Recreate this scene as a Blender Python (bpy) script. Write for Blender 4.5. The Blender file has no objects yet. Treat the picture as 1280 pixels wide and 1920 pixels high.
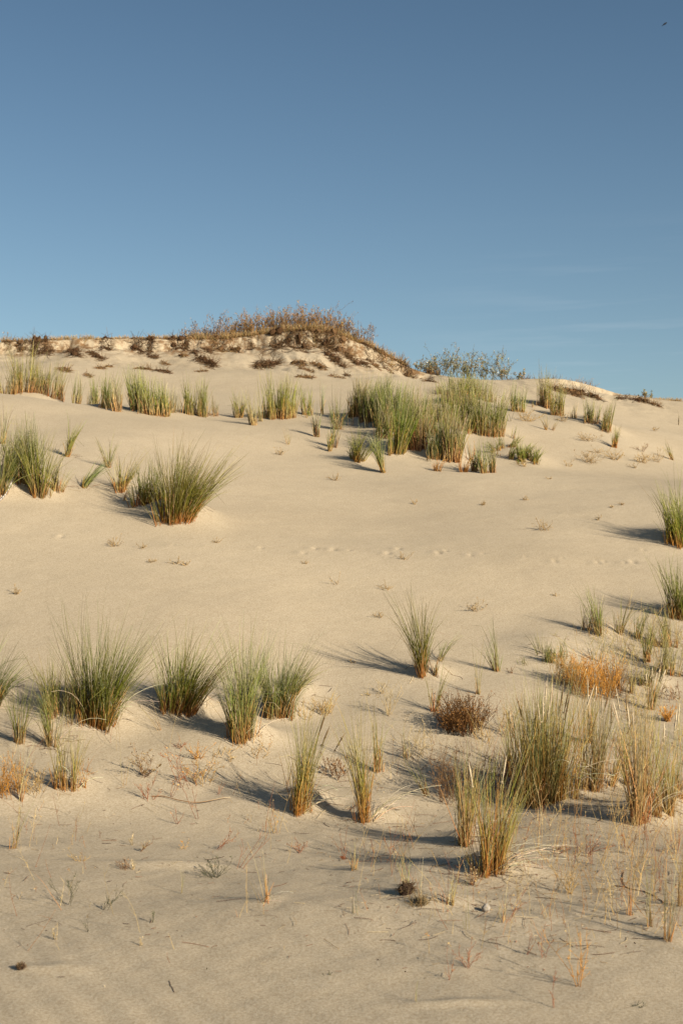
import bpy, math, random
import numpy as np

# ------------------------------------------------------------------ camera, world, sun, exposure
SC = bpy.context.scene
COL = SC.collection
F = 50.0 / 36.0 * 1920.0            # focal length in photo pixels
PITCH = math.atan2(185.0, F)
CAM = np.array([0.0, 0.0, 1.6])
cd = bpy.data.cameras.new('camera')
cam = bpy.data.objects.new('camera', cd)
COL.objects.link(cam)
cam.location = CAM
cam.rotation_euler = (math.pi / 2 + PITCH, 0, 0)
cd.sensor_fit = 'VERTICAL'
cd.sensor_height = 36.0
cd.lens = 50.0
cd.clip_start = 0.1
cd.clip_end = 20000.0
cd.dof.use_dof = True
cd.dof.focus_distance = 14.5
cd.dof.aperture_fstop = 4.5
SC.camera = cam

SUN_EL = math.radians(22.0)
SUN_ROT = math.radians(136.0)       # clockwise from +Y: behind the camera, to the right
sun_dir = np.array([math.sin(SUN_ROT) * math.cos(SUN_EL), math.cos(SUN_ROT) * math.cos(SUN_EL), math.sin(SUN_EL)])
ld = bpy.data.lights.new('sun', 'SUN')
ld.energy = 5.0
ld.angle = math.radians(0.55)
ld.color = (1.0, 0.89, 0.70)
lo = bpy.data.objects.new('sun', ld)
COL.objects.link(lo)
from mathutils import Vector
lo.rotation_euler = Vector(sun_dir).to_track_quat('Z', 'Y').to_euler()
lo.location = (8, -8, 12)

W = bpy.data.worlds.new('World')
SC.world = W
W.use_nodes = True
nt = W.node_tree
bg = nt.nodes['Background']
sky = nt.nodes.new('ShaderNodeTexSky')
sky.sky_type = 'NISHITA'
sky.sun_disc = False
sky.sun_elevation = SUN_EL
sky.sun_rotation = SUN_ROT
sky.air_density = 1.2
sky.dust_density = 0.35
sky.ozone_density = 1.8
bg.inputs['Strength'].default_value = 0.05
# thin cirrus wisps low in the sky: stretched noise over the direction of view into the sky
tc = nt.nodes.new('ShaderNodeTexCoord')
mp = nt.nodes.new('ShaderNodeMapping')
mp.inputs['Scale'].default_value = (3.0, 3.0, 42.0)
mp.inputs['Location'].default_value = (0.7, 0.2, 0.35)
nz = nt.nodes.new('ShaderNodeTexNoise')
nz.inputs['Scale'].default_value = 1.6
nz.inputs['Detail'].default_value = 5.0
nz.inputs['Roughness'].default_value = 0.55
rp = nt.nodes.new('ShaderNodeValToRGB')
rp.color_ramp.elements[0].position = 0.50
rp.color_ramp.elements[0].color = (0, 0, 0, 1)
rp.color_ramp.elements[1].position = 0.80
rp.color_ramp.elements[1].color = (1, 1, 1, 1)
sep = nt.nodes.new('ShaderNodeSeparateXYZ')
band = nt.nodes.new('ShaderNodeMapRange')
band.inputs['From Min'].default_value = 0.27
band.inputs['From Max'].default_value = 0.15
mul = nt.nodes.new('ShaderNodeMath'); mul.operation = 'MULTIPLY'
mul2 = nt.nodes.new('ShaderNodeMath'); mul2.operation = 'MULTIPLY'; mul2.inputs[1].default_value = 0.30
mixc = nt.nodes.new('ShaderNodeMix'); mixc.data_type = 'RGBA'
hs = nt.nodes.new('ShaderNodeHueSaturation')
hs.inputs['Saturation'].default_value = 1.12
L = nt.links.new
L(tc.outputs['Generated'], mp.inputs['Vector']); L(mp.outputs[0], nz.inputs['Vector'])
L(nz.outputs['Fac'], rp.inputs[0]); L(tc.outputs['Generated'], sep.inputs[0]); L(sep.outputs['Z'], band.inputs['Value'])
side = nt.nodes.new('ShaderNodeMapRange'); side.inputs['From Min'].default_value = 0.02; side.inputs['From Max'].default_value = 0.16
mul3 = nt.nodes.new('ShaderNodeMath'); mul3.operation = 'MULTIPLY'
L(sep.outputs['X'], side.inputs['Value']); L(band.outputs[0], mul3.inputs[0]); L(side.outputs[0], mul3.inputs[1])
L(rp.outputs[0], mul.inputs[0]); L(mul3.outputs[0], mul.inputs[1]); L(mul.outputs[0], mul2.inputs[0])
L(mul2.outputs[0], mixc.inputs['Factor']); L(sky.outputs[0], hs.inputs['Color']); L(hs.outputs[0], mixc.inputs['A'])
mixc.inputs['B'].default_value = (8.5, 9.0, 9.4, 1)
# thicker, paler air towards the horizon
grad = nt.nodes.new('ShaderNodeMapRange')
grad.inputs['From Min'].default_value = 0.17; grad.inputs['From Max'].default_value = 0.42
grad.inputs['To Min'].default_value = 1.20; grad.inputs['To Max'].default_value = 0.93
vm = nt.nodes.new('ShaderNodeVectorMath'); vm.operation = 'SCALE'
L(sep.outputs['Z'], grad.inputs['Value']); L(mixc.outputs['Result'], vm.inputs[0]); L(grad.outputs[0], vm.inputs['Scale'])
L(vm.outputs[0], bg.inputs['Color'])

SC.render.engine = 'CYCLES'
SC.view_settings.view_transform = 'Standard'
SC.view_settings.look = 'None'
SC.view_settings.exposure = 0.68
SC.view_settings.gamma = 1.0
SC.cycles.max_bounces = 6
SC.cycles.use_denoising = True
SC.cycles.denoising_input_passes = 'RGB_ALBEDO_NORMAL'
SC.cycles.use_adaptive_sampling = False
rng = np.random.default_rng(11)

# ------------------------------------------------------------------ helpers
def unproject(px, py, t):
    a = (px - 640.0) / F
    b = (960.0 - py) / F
    c, s = math.cos(PITCH), math.sin(PITCH)
    return np.array([a * t, (c - s * b) * t, 1.6 + (s + c * b) * t])

def smooth(a, b, x):
    t = np.clip((x - a) / (b - a), 0, 1)
    return t * t * (3 - 2 * t)

def _hash(ix, iy, seed):
    n = (ix.astype(np.int64) * 374761393 + iy.astype(np.int64) * 668265263 + seed * 1442695041) & 0xffffffff
    n = ((n ^ (n >> 13)) * 1274126177) & 0xffffffff
    n = n ^ (n >> 16)
    return (n & 0xffff) / 32767.5 - 1.0

def vnoise(x, y, seed=0):
    ix = np.floor(x); iy = np.floor(y)
    fx = x - ix; fy = y - iy
    fx = fx * fx * fx * (fx * (fx * 6 - 15) + 10); fy = fy * fy * fy * (fy * (fy * 6 - 15) + 10)
    a = _hash(ix, iy, seed); b = _hash(ix + 1, iy, seed)
    c = _hash(ix, iy + 1, seed); d = _hash(ix + 1, iy + 1, seed)
    return (a * (1 - fx) + b * fx) * (1 - fy) + (c * (1 - fx) + d * fx) * fy

def fbm(x, y, seed=0, oct=4):
    s = 0; a = 1.0; tot = 0
    for k in range(oct):
        s = s + a * vnoise(x * 2 ** k + 17.3 * k, y * 2 ** k - 9.1 * k, seed + k); tot += a; a *= 0.5
    return s / tot

# ------------------------------------------------------------------ terrain height
PA = [  # photo pixel, distance
 (560,1520,11.4),(1020,1500,11.7),(1195,1540,10.8),(133,1480,11.7),(460,1390,12.8),(190,1356,13.3),(30,1393,12.7),
 (335,1335,13.7),(520,1340,13.8),(800,1266,14.9),(930,1258,15.1),(865,1368,13.2),(1105,1478,12.0),(1120,1298,14.4),
 (1265,1155,17.0),(1125,1188,16.4),(100,1200,15.4),(400,1180,15.8),(640,1100,17.6),(200,1080,17.5),(1000,1050,18.9),(640,1040,18.9),
 (640,1000,20.2),(250,985,19.7),(1000,980,21.0),(330,972,20.1),(74,926,20.7),(0,900,21.2),(1265,1016,20.3),
 (640,930,22.7),(1000,920,23.7),(1250,930,23.0),(722,886,25.0),(400,870,24.3),(127,855,23.4),(250,820,25.6),(30,800,25.8),
 (400,820,27.0),(613,845,27.0),(915,886,25.2),(1150,838,30.0),(1262,862,30.5),(1280,900,27.0),(1050,870,27.6),
 (0,744,29.2),(100,757,29.4),(200,768,29.8),(300,777,30.2),(390,780,31),(520,784,30.5),(690,778,30.5),(715,820,28.2),(742,848,26.9),
 (840,862,26.6),(900,810,30),(970,770,34),(1030,780,33.5),(1120,795,32.5),(1280,800,36),
 (0,752,31.5),(100,760,32),(230,764,33),
 (0,702,37.2),(200,703,37.6),(400,710,37.6),(600,706,37.8),(720,704,38.2),(850,735,36.5),
 (0,664,40.0),(300,666,40.3),(500,664,40.0),(620,662,39.8),
 (0,641,41.4),(170,639,41.4),(330,641,41.4),(430,641,41.3),(500,634,41.2),(560,629,41),(610,629,41),(660,643,41),(720,667,41),(765,694,41),
 (800,704,41.3),(900,714,41.5),(980,714,41),(1040,710,40.5),(1090,719,40.5),(1130,738,41),(1200,753,42),(1280,768,43)]
pts = [unproject(*a) for a in PA]
for yy in (-6, 1, 4, 6.5, 9):
    for xx in (-6, -2.5, 0, 2.5, 6):
        pts.append(np.array([xx, yy, 0.02 * math.sin(xx * 1.3 + yy) - 0.072 * (10.0 - max(yy, 1.0))]))
for (d, z) in ((12.6,.38),(15,.95),(20.8,3.4),(29.2,6.0),(33,6.6),(37.2,7.9),(41.4,9.5)):
    pts.append(np.array([-1100 / F * d, d, z]))
for (d, z) in ((10.8,.02),(17,1.55),(20.5,2.6),(23,3.4),(30.5,4.9),(36,6.3),(43,7.6)):
    pts.append(np.array([1100 / F * d, d, z]))
for xx in (-26, -13, -6, 0, 5, 10, 16, 26):
    top = 9.6 if xx < 1 else (8.6 if xx < 7 else 7.6)
    pts.append(np.array([xx, 46.5, top - 0.9])); pts.append(np.array([xx, 60, top - 4.5]))
PT = np.array(pts)

def _tps_fit(P, lam=0.004):
    n = len(P); d2 = ((P[:, None, :2] - P[None, :, :2]) ** 2).sum(-1)
    K = 0.5 * d2 * np.log(d2 + 1e-9) + lam * np.eye(n) * 10
    A = np.hstack([np.ones((n, 1)), P[:, :2]])
    M = np.block([[K, A], [A.T, np.zeros((3, 3))]])
    return np.linalg.solve(M, np.concatenate([P[:, 2], np.zeros(3)]))
WT = _tps_fit(PT)

BUMPS = []      # (x, y, height, sigma_x, sigma_y): hummocks under tufts, clods' sand tails, footprints

def H0(x, y):
    x = np.asarray(x, float); y = np.asarray(y, float)
    yc = np.clip(y, -4, 58); lim = 0.40 * np.maximum(yc, 0) + 4.0
    xc = np.clip(x, -lim, lim)
    z = np.full(x.shape, WT[-3]) + WT[-2] * xc + WT[-1] * yc
    for i in range(len(PT)):
        d2 = (xc - PT[i, 0]) ** 2 + (yc - PT[i, 1]) ** 2
        z = z + WT[i] * 0.5 * d2 * np.log(d2 + 1e-9)
    far = smooth(50, 90, y)
    z = z * (1 - far) + (2.0 + 1.2 * fbm(x * 0.02, y * 0.02, 50, 3)) * far
    z = z * (1 - smooth(-2, -12, y)) - 0.5 * smooth(-2, -12, y)
    return z

_cx = np.linspace(-24, 24, 193); _cy = np.arange(37.5, 46.0, 0.05)
_cz = H0(np.repeat(_cx[:, None], len(_cy), 1), np.repeat(_cy[None, :], len(_cx), 0))
_ct = _cy[((_cz - 1.6) / _cy[None, :]).argmax(1)]
_ct = np.convolve(np.pad(_ct, 6, mode='edge'), np.ones(13) / 13, 'valid')
def crest(x):           # how far away the ridge's crest is
    return np.interp(x, _cx, _ct)

def rim_depth(x):       # height of the eroded step under the rim
    left = 1 - smooth(2.1, 2.9, x)
    return (0.30 + 0.14 * smooth(-3.0, -1.0, x) * (1 - smooth(0.2, 1.5, x)) + 0.05 * np.sin(x * 1.9)) * left + 0.14 * smooth(5.2, 6.0, x) * (1 - smooth(7.4, 8.2, x))

def soil_band(x, y):
    s = crest(x) - y
    face = smooth(-0.5, 0.0, s) * smooth(1.5, 0.75, s)
    flank = smooth(-3.0, -1.0, x) * (1 - smooth(2.2, 3.0, x))
    n = fbm((x - 0.8 * s) * 1.5, (x * 0.4 + s) * 0.9, 91, 3)
    low = smooth(3.6, 1.0, s) * smooth(0.0, 0.5, s) * (0.30 + 0.70 * flank) * smooth(0.02, 0.18, n)
    return np.clip(np.maximum(face * (0.45 + 0.55 * smooth(-0.25, 0.15, n)), low * 0.9), 0, 1) * (1 - smooth(2.4, 3.0, x)) + 0.6 * face * smooth(5.0, 5.8, x) * (1 - smooth(8.6, 9.4, x)) * smooth(0.0, 0.2, n)

def H(x, y):
    x = np.asarray(x, float); y = np.asarray(y, float)
    z = H0(x, y)
    near = 1 - smooth(55, 80, y)
    z = z + near * ((0.035 + 0.04 * smooth(8, 12, y)) * fbm(x * 0.28, y * 0.28, 3, 2) + 0.016 * fbm(x * 1.1, y * 1.1, 7, 3))
    # eroded rim of the ridge: a ragged step, slumped lumps and runnels below it
    s = crest(x) - y
    wob = 0.22 * fbm(x * 1.5, y * 0.8, 21, 4) + 0.06 * fbm(x * 6.5, y * 3.0, 23, 2)
    z = z - rim_depth(x) * smooth(0.22, 0.40, s + wob) * smooth(4.4, 0.8, s) * near
    zone = smooth(4.8, 1.2, s) * smooth(0.10, 0.45, s + wob) * (1 - smooth(8, 10, x)) * near
    flank = 0.55 + 0.75 * smooth(-3.0, -1.0, x) * (1 - smooth(2.2, 3.2, x))
    z = z + zone * flank * (0.13 * fbm((x - 0.7 * s) * 1.3, (s + 0.5 * x) * 0.8, 41, 3) + 0.050 * fbm((x - 0.5 * s) * 4.2, (s + 0.4 * x) * 2.6, 43, 3))
    z = z + smooth(1.0, 0.4, s) * smooth(0.1, 0.4, s + wob) * near * (1 - smooth(2.4, 3.2, x)) * 0.10 * fbm(x * 5.5, y * 5.0, 45, 3)
    # foreground ripples
    m = smooth(9.5, 6.0, y) * smooth(1.6, -0.4, x) * near
    ph = (x * 0.89 + y * 0.46) / 0.21 * 2 * math.pi + 2.2 * fbm(x * 0.9, y * 0.9, 61, 2)
    z = z + m * 0.0062 * np.sin(ph) * (0.55 + 0.45 * fbm(x * 0.7, y * 0.7, 63, 2))
    # trampled, wind-scoured roughness between the foreground plants
    m2 = smooth(6.3, 8.0, y) * smooth(15.0, 12.5, y) * (0.45 + 0.55 * smooth(-2.0, 1.0, x))
    z = z + m2 * 0.019 * fbm(x * 2.3, y * 1.7, 71, 4)
    for (bx, by, bh, sx, sy) in BUMPS:
        if x.size > 4000:
            k = np.nonzero((np.abs(x - bx) < 3.2 * sx) & (np.abs(y - by) < 3.2 * sy))
            if k[0].size:
                z[k] += bh * np.exp(-0.5 * (((x[k] - bx) / sx) ** 2 + ((y[k] - by) / sy) ** 2))
        else:
            z = z + bh * np.exp(-0.5 * (((x - bx) / sx) ** 2 + ((y - by) / sy) ** 2))
    return z

def ground_hits(pix, fn):
    """where the view rays of these photo pixels first meet the ground"""
    pix = np.array(pix, float)
    a = (pix[:, 0] - 640) / F; b = (960 - pix[:, 1]) / F
    c, s = math.cos(PITCH), math.sin(PITCH)
    dx, dy, dz = a, c - s * b, s + c * b
    t = np.arange(3.5, 46, 0.12)
    X = dx[:, None] * t; Y = dy[:, None] * t; Z = 1.6 + dz[:, None] * t
    G = fn(X.ravel(), Y.ravel()).reshape(X.shape)
    below = Z < G
    idx = np.where(below.any(1), below.argmax(1), len(t) - 40)
    idx = np.maximum(idx, 1)
    lo_, hi_ = t[idx - 1], t[idx]
    for _ in range(9):
        mid = 0.5 * (lo_ + hi_)
        under = (1.6 + dz * mid) < fn(dx * mid, dy * mid)
        hi_ = np.where(under, mid, hi_); lo_ = np.where(under, lo_, mid)
    return hi_

# ------------------------------------------------------------------ materials
def new_mat(name):
    m = bpy.data.materials.new(name); m.use_nodes = True
    return m, m.node_tree, m.node_tree.nodes['Principled BSDF']

def sand_material():
    m, t, p = new_mat('sand')
    N = t.nodes.new; K = t.links.new
    geo = N('ShaderNodeNewGeometry')
    big = N('ShaderNodeTexNoise'); big.inputs['Scale'].default_value = 0.35; big.inputs['Detail'].default_value = 3
    mid = N('ShaderNodeTexNoise'); mid.inputs['Scale'].default_value = 5; mid.inputs['Detail'].default_value = 6; mid.inputs['Roughness'].default_value = 0.65
    grain = N('ShaderNodeTexNoise'); grain.inputs['Scale'].default_value = 62; grain.inputs['Detail'].default_value = 6; grain.inputs['Roughness'].default_value = 0.75
    for n in (big, mid, grain): K(geo.outputs['Position'], n.inputs['Vector'])
    r1 = N('ShaderNodeValToRGB'); r1.color_ramp.elements[0].position = 0.35; r1.color_ramp.elements[1].position = 0.65
    r1.color_ramp.elements[0].color = (0.404, 0.340, 0.254, 1); r1.color_ramp.elements[1].color = (0.440, 0.372, 0.280, 1)
    K(big.outputs['Fac'], r1.inputs[0])
    r2 = N('ShaderNodeValToRGB'); r2.color_ramp.elements[0].position = 0.3; r2.color_ramp.elements[1].position = 0.7
    r2.color_ramp.elements[0].color = (0.955, 0.95, 0.94, 1); r2.color_ramp.elements[1].color = (1.02, 1.02, 1.02, 1)
    K(mid.outputs['Fac'], r2.inputs[0])
    r3 = N('ShaderNodeValToRGB'); r3.color_ramp.elements[0].position = 0.28; r3.color_ramp.elements[1].position = 0.62
    r3.color_ramp.elements[0].color = (0.53, 0.44, 0.31, 1); r3.color_ramp.elements[1].color = (1.14, 1.14, 1.13, 1)
    K(grain.outputs['Fac'], r3.inputs[0])
    x1 = N('ShaderNodeMix'); x1.data_type = 'RGBA'; x1.blend_type = 'MULTIPLY'; x1.inputs['Factor'].default_value = 1
    x2 = N('ShaderNodeMix'); x2.data_type = 'RGBA'; x2.blend_type = 'MULTIPLY'; x2.inputs['Factor'].default_value = 0.85
    K(r1.outputs[0], x1.inputs['A']); K(r2.outputs[0], x1.inputs['B'])
    K(x1.outputs['Result'], x2.inputs['A']); K(r3.outputs[0], x2.inputs['B'])
    # humus and roots in the eroded rim
    at = N('ShaderNodeAttribute'); at.attribute_name = 'soil'
    sn = N('ShaderNodeTexNoise'); sn.inputs['Scale'].default_value = 3.2; sn.inputs['Detail'].default_value = 8; sn.inputs['Roughness'].default_value = 0.72
    mp_ = N('ShaderNodeMapping'); mp_.inputs['Scale'].default_value = (1.0, 1.0, 1.5)
    K(geo.outputs['Position'], mp_.inputs['Vector']); K(mp_.outputs[0], sn.inputs['Vector'])
    r4 = N('ShaderNodeValToRGB'); r4.color_ramp.elements[0].position = 0.44; r4.color_ramp.elements[1].position = 0.55
    K(sn.outputs['Fac'], r4.inputs[0])
    mm = N('ShaderNodeMath'); mm.operation = 'MULTIPLY'
    K(r4.outputs[0], mm.inputs[0]); K(at.outputs['Fac'], mm.inputs[1])
    x3 = N('ShaderNodeMix'); x3.data_type = 'RGBA'
    K(mm.outputs[0], x3.inputs['Factor']); K(x2.outputs['Result'], x3.inputs['A'])
    x3.inputs['B'].default_value = (0.175, 0.104, 0.052, 1)
    K(x3.outputs['Result'], p.inputs['Base Color'])
    p.inputs['Roughness'].default_value = 0.95
    p.inputs['Specular IOR Level'].default_value = 0.12
    # fine wind ripples and grain
    wv = N('ShaderNodeTexWave'); wv.wave_type = 'BANDS'; wv.inputs['Scale'].default_value = 2.6
    wv.inputs['Distortion'].default_value = 5.0; wv.inputs['Detail'].default_value = 3; wv.inputs['Detail Scale'].default_value = 0.7
    mw = N('ShaderNodeMapping'); mw.inputs['Rotation'].default_value = (0, 0, math.radians(38))
    K(geo.outputs['Position'], mw.inputs['Vector']); K(mw.outputs[0], wv.inputs['Vector'])
    gb = N('ShaderNodeMath'); gb.operation = 'MULTIPLY_ADD'; gb.inputs[1].default_value = 0.11
    K(wv.outputs['Fac'], gb.inputs[0])
    g2 = N('ShaderNodeMath'); g2.operation = 'MULTIPLY_ADD'; g2.inputs[1].default_value = 0.85
    K(grain.outputs['Fac'], g2.inputs[0]); K(mid.outputs['Fac'], g2.inputs[2]); K(g2.outputs[0], gb.inputs[2])
    bp = N('ShaderNodeBump'); bp.inputs['Strength'].default_value = 0.45; bp.inputs['Distance'].default_value = 0.010
    K(gb.outputs[0], bp.inputs['Height']); K(bp.outputs[0], p.inputs['Normal'])
    return m

def plant_material(name, rough=0.55, transl=0.25):
    m, t, p = new_mat(name)
    N = t.nodes.new; K = t.links.new
    at = N('ShaderNodeAttribute'); at.attribute_name = 'tint'
    geo = N('ShaderNodeNewGeometry')
    nz_ = N('ShaderNodeTexNoise'); nz_.inputs['Scale'].default_value = 40; K(geo.outputs['Position'], nz_.inputs['Vector'])
    r = N('ShaderNodeMapRange'); r.inputs['To Min'].default_value = 0.58; r.inputs['To Max'].default_value = 0.98
    K(nz_.outputs['Fac'], r.inputs['Value'])
    x = N('ShaderNodeMix'); x.data_type = 'RGBA'; x.blend_type = 'MULTIPLY'; x.inputs['Factor'].default_value = 1
    K(at.outputs['Color'], x.inputs['A']); K(r.outputs[0], x.inputs['B'])
    K(x.outputs['Result'], p.inputs['Base Color'])
    p.inputs['Roughness'].default_value = rough
    p.inputs['Specular IOR Level'].default_value = 0.10
    if transl > 0:
        tr = N('ShaderNodeBsdfTranslucent'); K(x.outputs['Result'], tr.inputs['Color'])
        ms = N('ShaderNodeMixShader'); ms.inputs[0].default_value = transl
        K(p.outputs[0], ms.inputs[1]); K(tr.outputs[0], ms.inputs[2])
        K(ms.outputs[0], t.nodes['Material Output'].inputs['Surface'])
    return m

M_SAND = sand_material()
M_GRASS = plant_material('grass_blade', 0.5, 0.22)
M_TWIG = plant_material('dry_stem', 0.8, 0.0)
M_SOIL = plant_material('matted_soil', 0.95, 0.0)

# ------------------------------------------------------------------ mesh building
def link_mesh(name, V, faces, mat, parent=None, tint=None, smooth_=True, attrs=None):
    """faces: list of integer arrays, each (n,3) or (n,4)"""
    me = bpy.data.meshes.new(name)
    V = np.asarray(V, np.float32)
    me.vertices.add(len(V)); me.vertices.foreach_set('co', V.ravel())
    nl = sum(f.size for f in faces); npoly = sum(len(f) for f in faces)
    me.loops.add(nl); me.polygons.add(npoly)
    me.loops.foreach_set('vertex_index', np.concatenate([f.ravel() for f in faces]).astype(np.int32))
    st = []; tot = []; o = 0
    for f in faces:
        k = f.shape[1]; st.append(o + np.arange(len(f)) * k); tot.append(np.full(len(f), k)); o += f.size
    me.polygons.foreach_set('loop_start', np.concatenate(st).astype(np.int32))
    me.polygons.foreach_set('loop_total', np.concatenate(tot).astype(np.int32))
    me.polygons.foreach_set('use_smooth', np.full(npoly, smooth_))
    if tint is not None:
        a = me.attributes.new('tint', 'FLOAT_COLOR', 'POINT')
        a.data.foreach_set('color', np.hstack([np.asarray(tint, np.float32), np.ones((len(V), 1), np.float32)]).ravel())
    for k, v in (attrs or {}).items():
        a = me.attributes.new(k, 'FLOAT', 'POINT'); a.data.foreach_set('value', np.asarray(v, np.float32))
    me.update(calc_edges=True); me.validate()
    me.materials.append(mat)
    ob = bpy.data.objects.new(name, me); COL.objects.link(ob)
    if parent is not None: ob.parent = parent
    return ob

def empty(name, loc, label, cat, group=None):
    o = bpy.data.objects.new(name, None); COL.objects.link(o); o.location = loc
    o.empty_display_size = 0.1
    return tag(o, label, cat, group)

def tag(o, label, cat, group=None, kind=None):
    o['label'] = label; o['category'] = cat
    if group: o['group'] = group
    if kind: o['kind'] = kind
    return o

class Geo:
    """collects tubes, leaves and lumps as one mesh"""
    def __init__(s): s.V = []; s.T = []; s.F3 = []; s.F4 = []; s.n = 0
    def add(s, V, tint, f3=None, f4=None):
        V = V.reshape(-1, 3); tint = tint.reshape(-1, 3)
        if f3 is not None: s.F3.append(f3 + s.n)
        if f4 is not None: s.F4.append(f4 + s.n)
        s.V.append(V); s.T.append(tint); s.n += len(V)
    def tubes(s, P, R, C):
        """P (n,k,3) centre lines, R (n,k) radii, C (n,k,3) colours: three-sided, closed at the tip by its radius"""
        n, k, _ = P.shape
        D = np.gradient(P, axis=1); D /= np.linalg.norm(D, axis=2, keepdims=True) + 1e-9
        ref = np.where(np.abs(D[:, :1, 1:2]) > 0.9, np.array([1.0, 0, 0]), np.array([0, 1.0, 0]))
        A = np.cross(D, np.broadcast_to(ref, D.shape)); A /= np.linalg.norm(A, axis=2, keepdims=True) + 1e-9
        B = np.cross(D, A)
        ph0 = rng.uniform(0, 6.28, (n, 1, 1))
        ring = []
        for j in range(3):
            ph = ph0 + j * 2.0944
            ring.append(P + R[..., None] * (A * np.cos(ph) + B * np.sin(ph)))
        V = np.stack(ring, 2)                      # n,k,3sides,3
        T = np.repeat(C[:, :, None, :], 3, 2)
        idx = np.arange(n * k * 3).reshape(n, k, 3)
        q = []
        for j in range(3):
            j2 = (j + 1) % 3
            q.append(np.stack([idx[:, :-1, j], idx[:, :-1, j2], idx[:, 1:, j2], idx[:, 1:, j]], -1).reshape(-1, 4))
        s.add(V, T, f3=idx[:, -1, :].reshape(-1, 3), f4=np.concatenate(q))
    def leaves(s, P, size, C, flat=0.0):
        """small pointed leaves at P (n,3)"""
        n = len(P)
        u = rng.normal(size=(n, 3)); u[:, 2] = u[:, 2] * (1 - flat) + 0.3; u /= np.linalg.norm(u, axis=1, keepdims=True)
        w = np.cross(u, rng.normal(size=(n, 3))); w /= np.linalg.norm(w, axis=1, keepdims=True) + 1e-9
        nn = np.cross(u, w)
        sz = (size * rng.uniform(0.6, 1.3, n))[:, None]
        V = np.stack([P, P + u * sz * 0.5 + w * sz * 0.28 + nn * sz * 0.08, P + u * sz, P + u * sz * 0.5 - w * sz * 0.28 + nn * sz * 0.08], 1)
        s.add(V, np.repeat(C[:, None, :], 4, 1), f4=np.arange(4 * n).reshape(n, 4))
    def lump(s, c, r, col, seed, rough=0.3, rings=9, seg=14):
        th = np.linspace(0, math.pi, rings)[:, None]; ph = np.linspace(0, 2 * math.pi, seg, endpoint=False)[None, :]
        d = np.stack([np.sin(th) * np.cos(ph), np.sin(th) * np.sin(ph), np.cos(th) + 0 * ph], -1)
        k = 1 + rough * (vnoise(d[..., 0] * 2.3 + d[..., 2] * 1.7 + seed * 5.1, d[..., 1] * 2.3 - d[..., 2] * 1.1, seed) + 0.5 * vnoise(d[..., 0] * 5 + seed, d[..., 1] * 5 + d[..., 2] * 4, seed + 3))
        V = np.asarray(c) + d * np.asarray(r) * k[..., None]
        T = np.broadcast_to(np.asarray(col, float), V.shape) * (1 + 0.25 * vnoise(d[..., 0] * 6, d[..., 1] * 6 + d[..., 2] * 5, seed + 9))[..., None]
        idx = np.arange(rings * seg).reshape(rings, seg); nx = np.roll(idx, -1, 1)
        s.add(V, T, f4=np.stack([idx[:-1], nx[:-1], nx[1:], idx[1:]], -1).reshape(-1, 4))
    def build(s, name, mat, parent=None):
        fs = []
        if s.F3: fs.append(np.concatenate(s.F3))
        if s.F4: fs.append(np.concatenate(s.F4))
        return link_mesh(name, np.concatenate(s.V), fs, mat, parent, tint=np.concatenate(s.T))

def paths(base, d0, g, L, k, jit=0.0):
    """n curved centre lines: the direction turns from d0 towards d0+g along the way"""
    n = len(base)
    t = (np.arange(k - 1) + 0.5) / (k - 1)
    D = d0[:, None, :] + g[:, None, :] * (t[None, :, None] ** 1.4)
    if jit: D = D + np.cumsum(rng.normal(0, jit, (n, k - 1, 3)), axis=1)
    D /= np.linalg.norm(D, axis=2, keepdims=True) + 1e-9
    st = D * (np.asarray(L).reshape(-1, 1, 1) / (k - 1))
    return np.concatenate([base[:, None, :], base[:, None, :] + np.cumsum(st, axis=1)], 1)

def lerp_cols(stops, t, n, var=0.15):
    """stops [(t,(r,g,b))]: colours along a blade with a different mix for every blade"""
    ts = np.array([s[0] for s in stops]); cs = np.array([s[1] for s in stops])
    tt = np.clip(t[None, :] + rng.normal(0, 0.07, (n, 1)), 0, 1)
    C = np.stack([np.interp(tt, ts, cs[:, j]) for j in range(3)], -1)
    C *= np.exp(rng.normal(0, var, (n, 1, 1)))
    C *= np.exp(rng.normal(0, 0.06, (n, 1, 3)))
    return C

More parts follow.
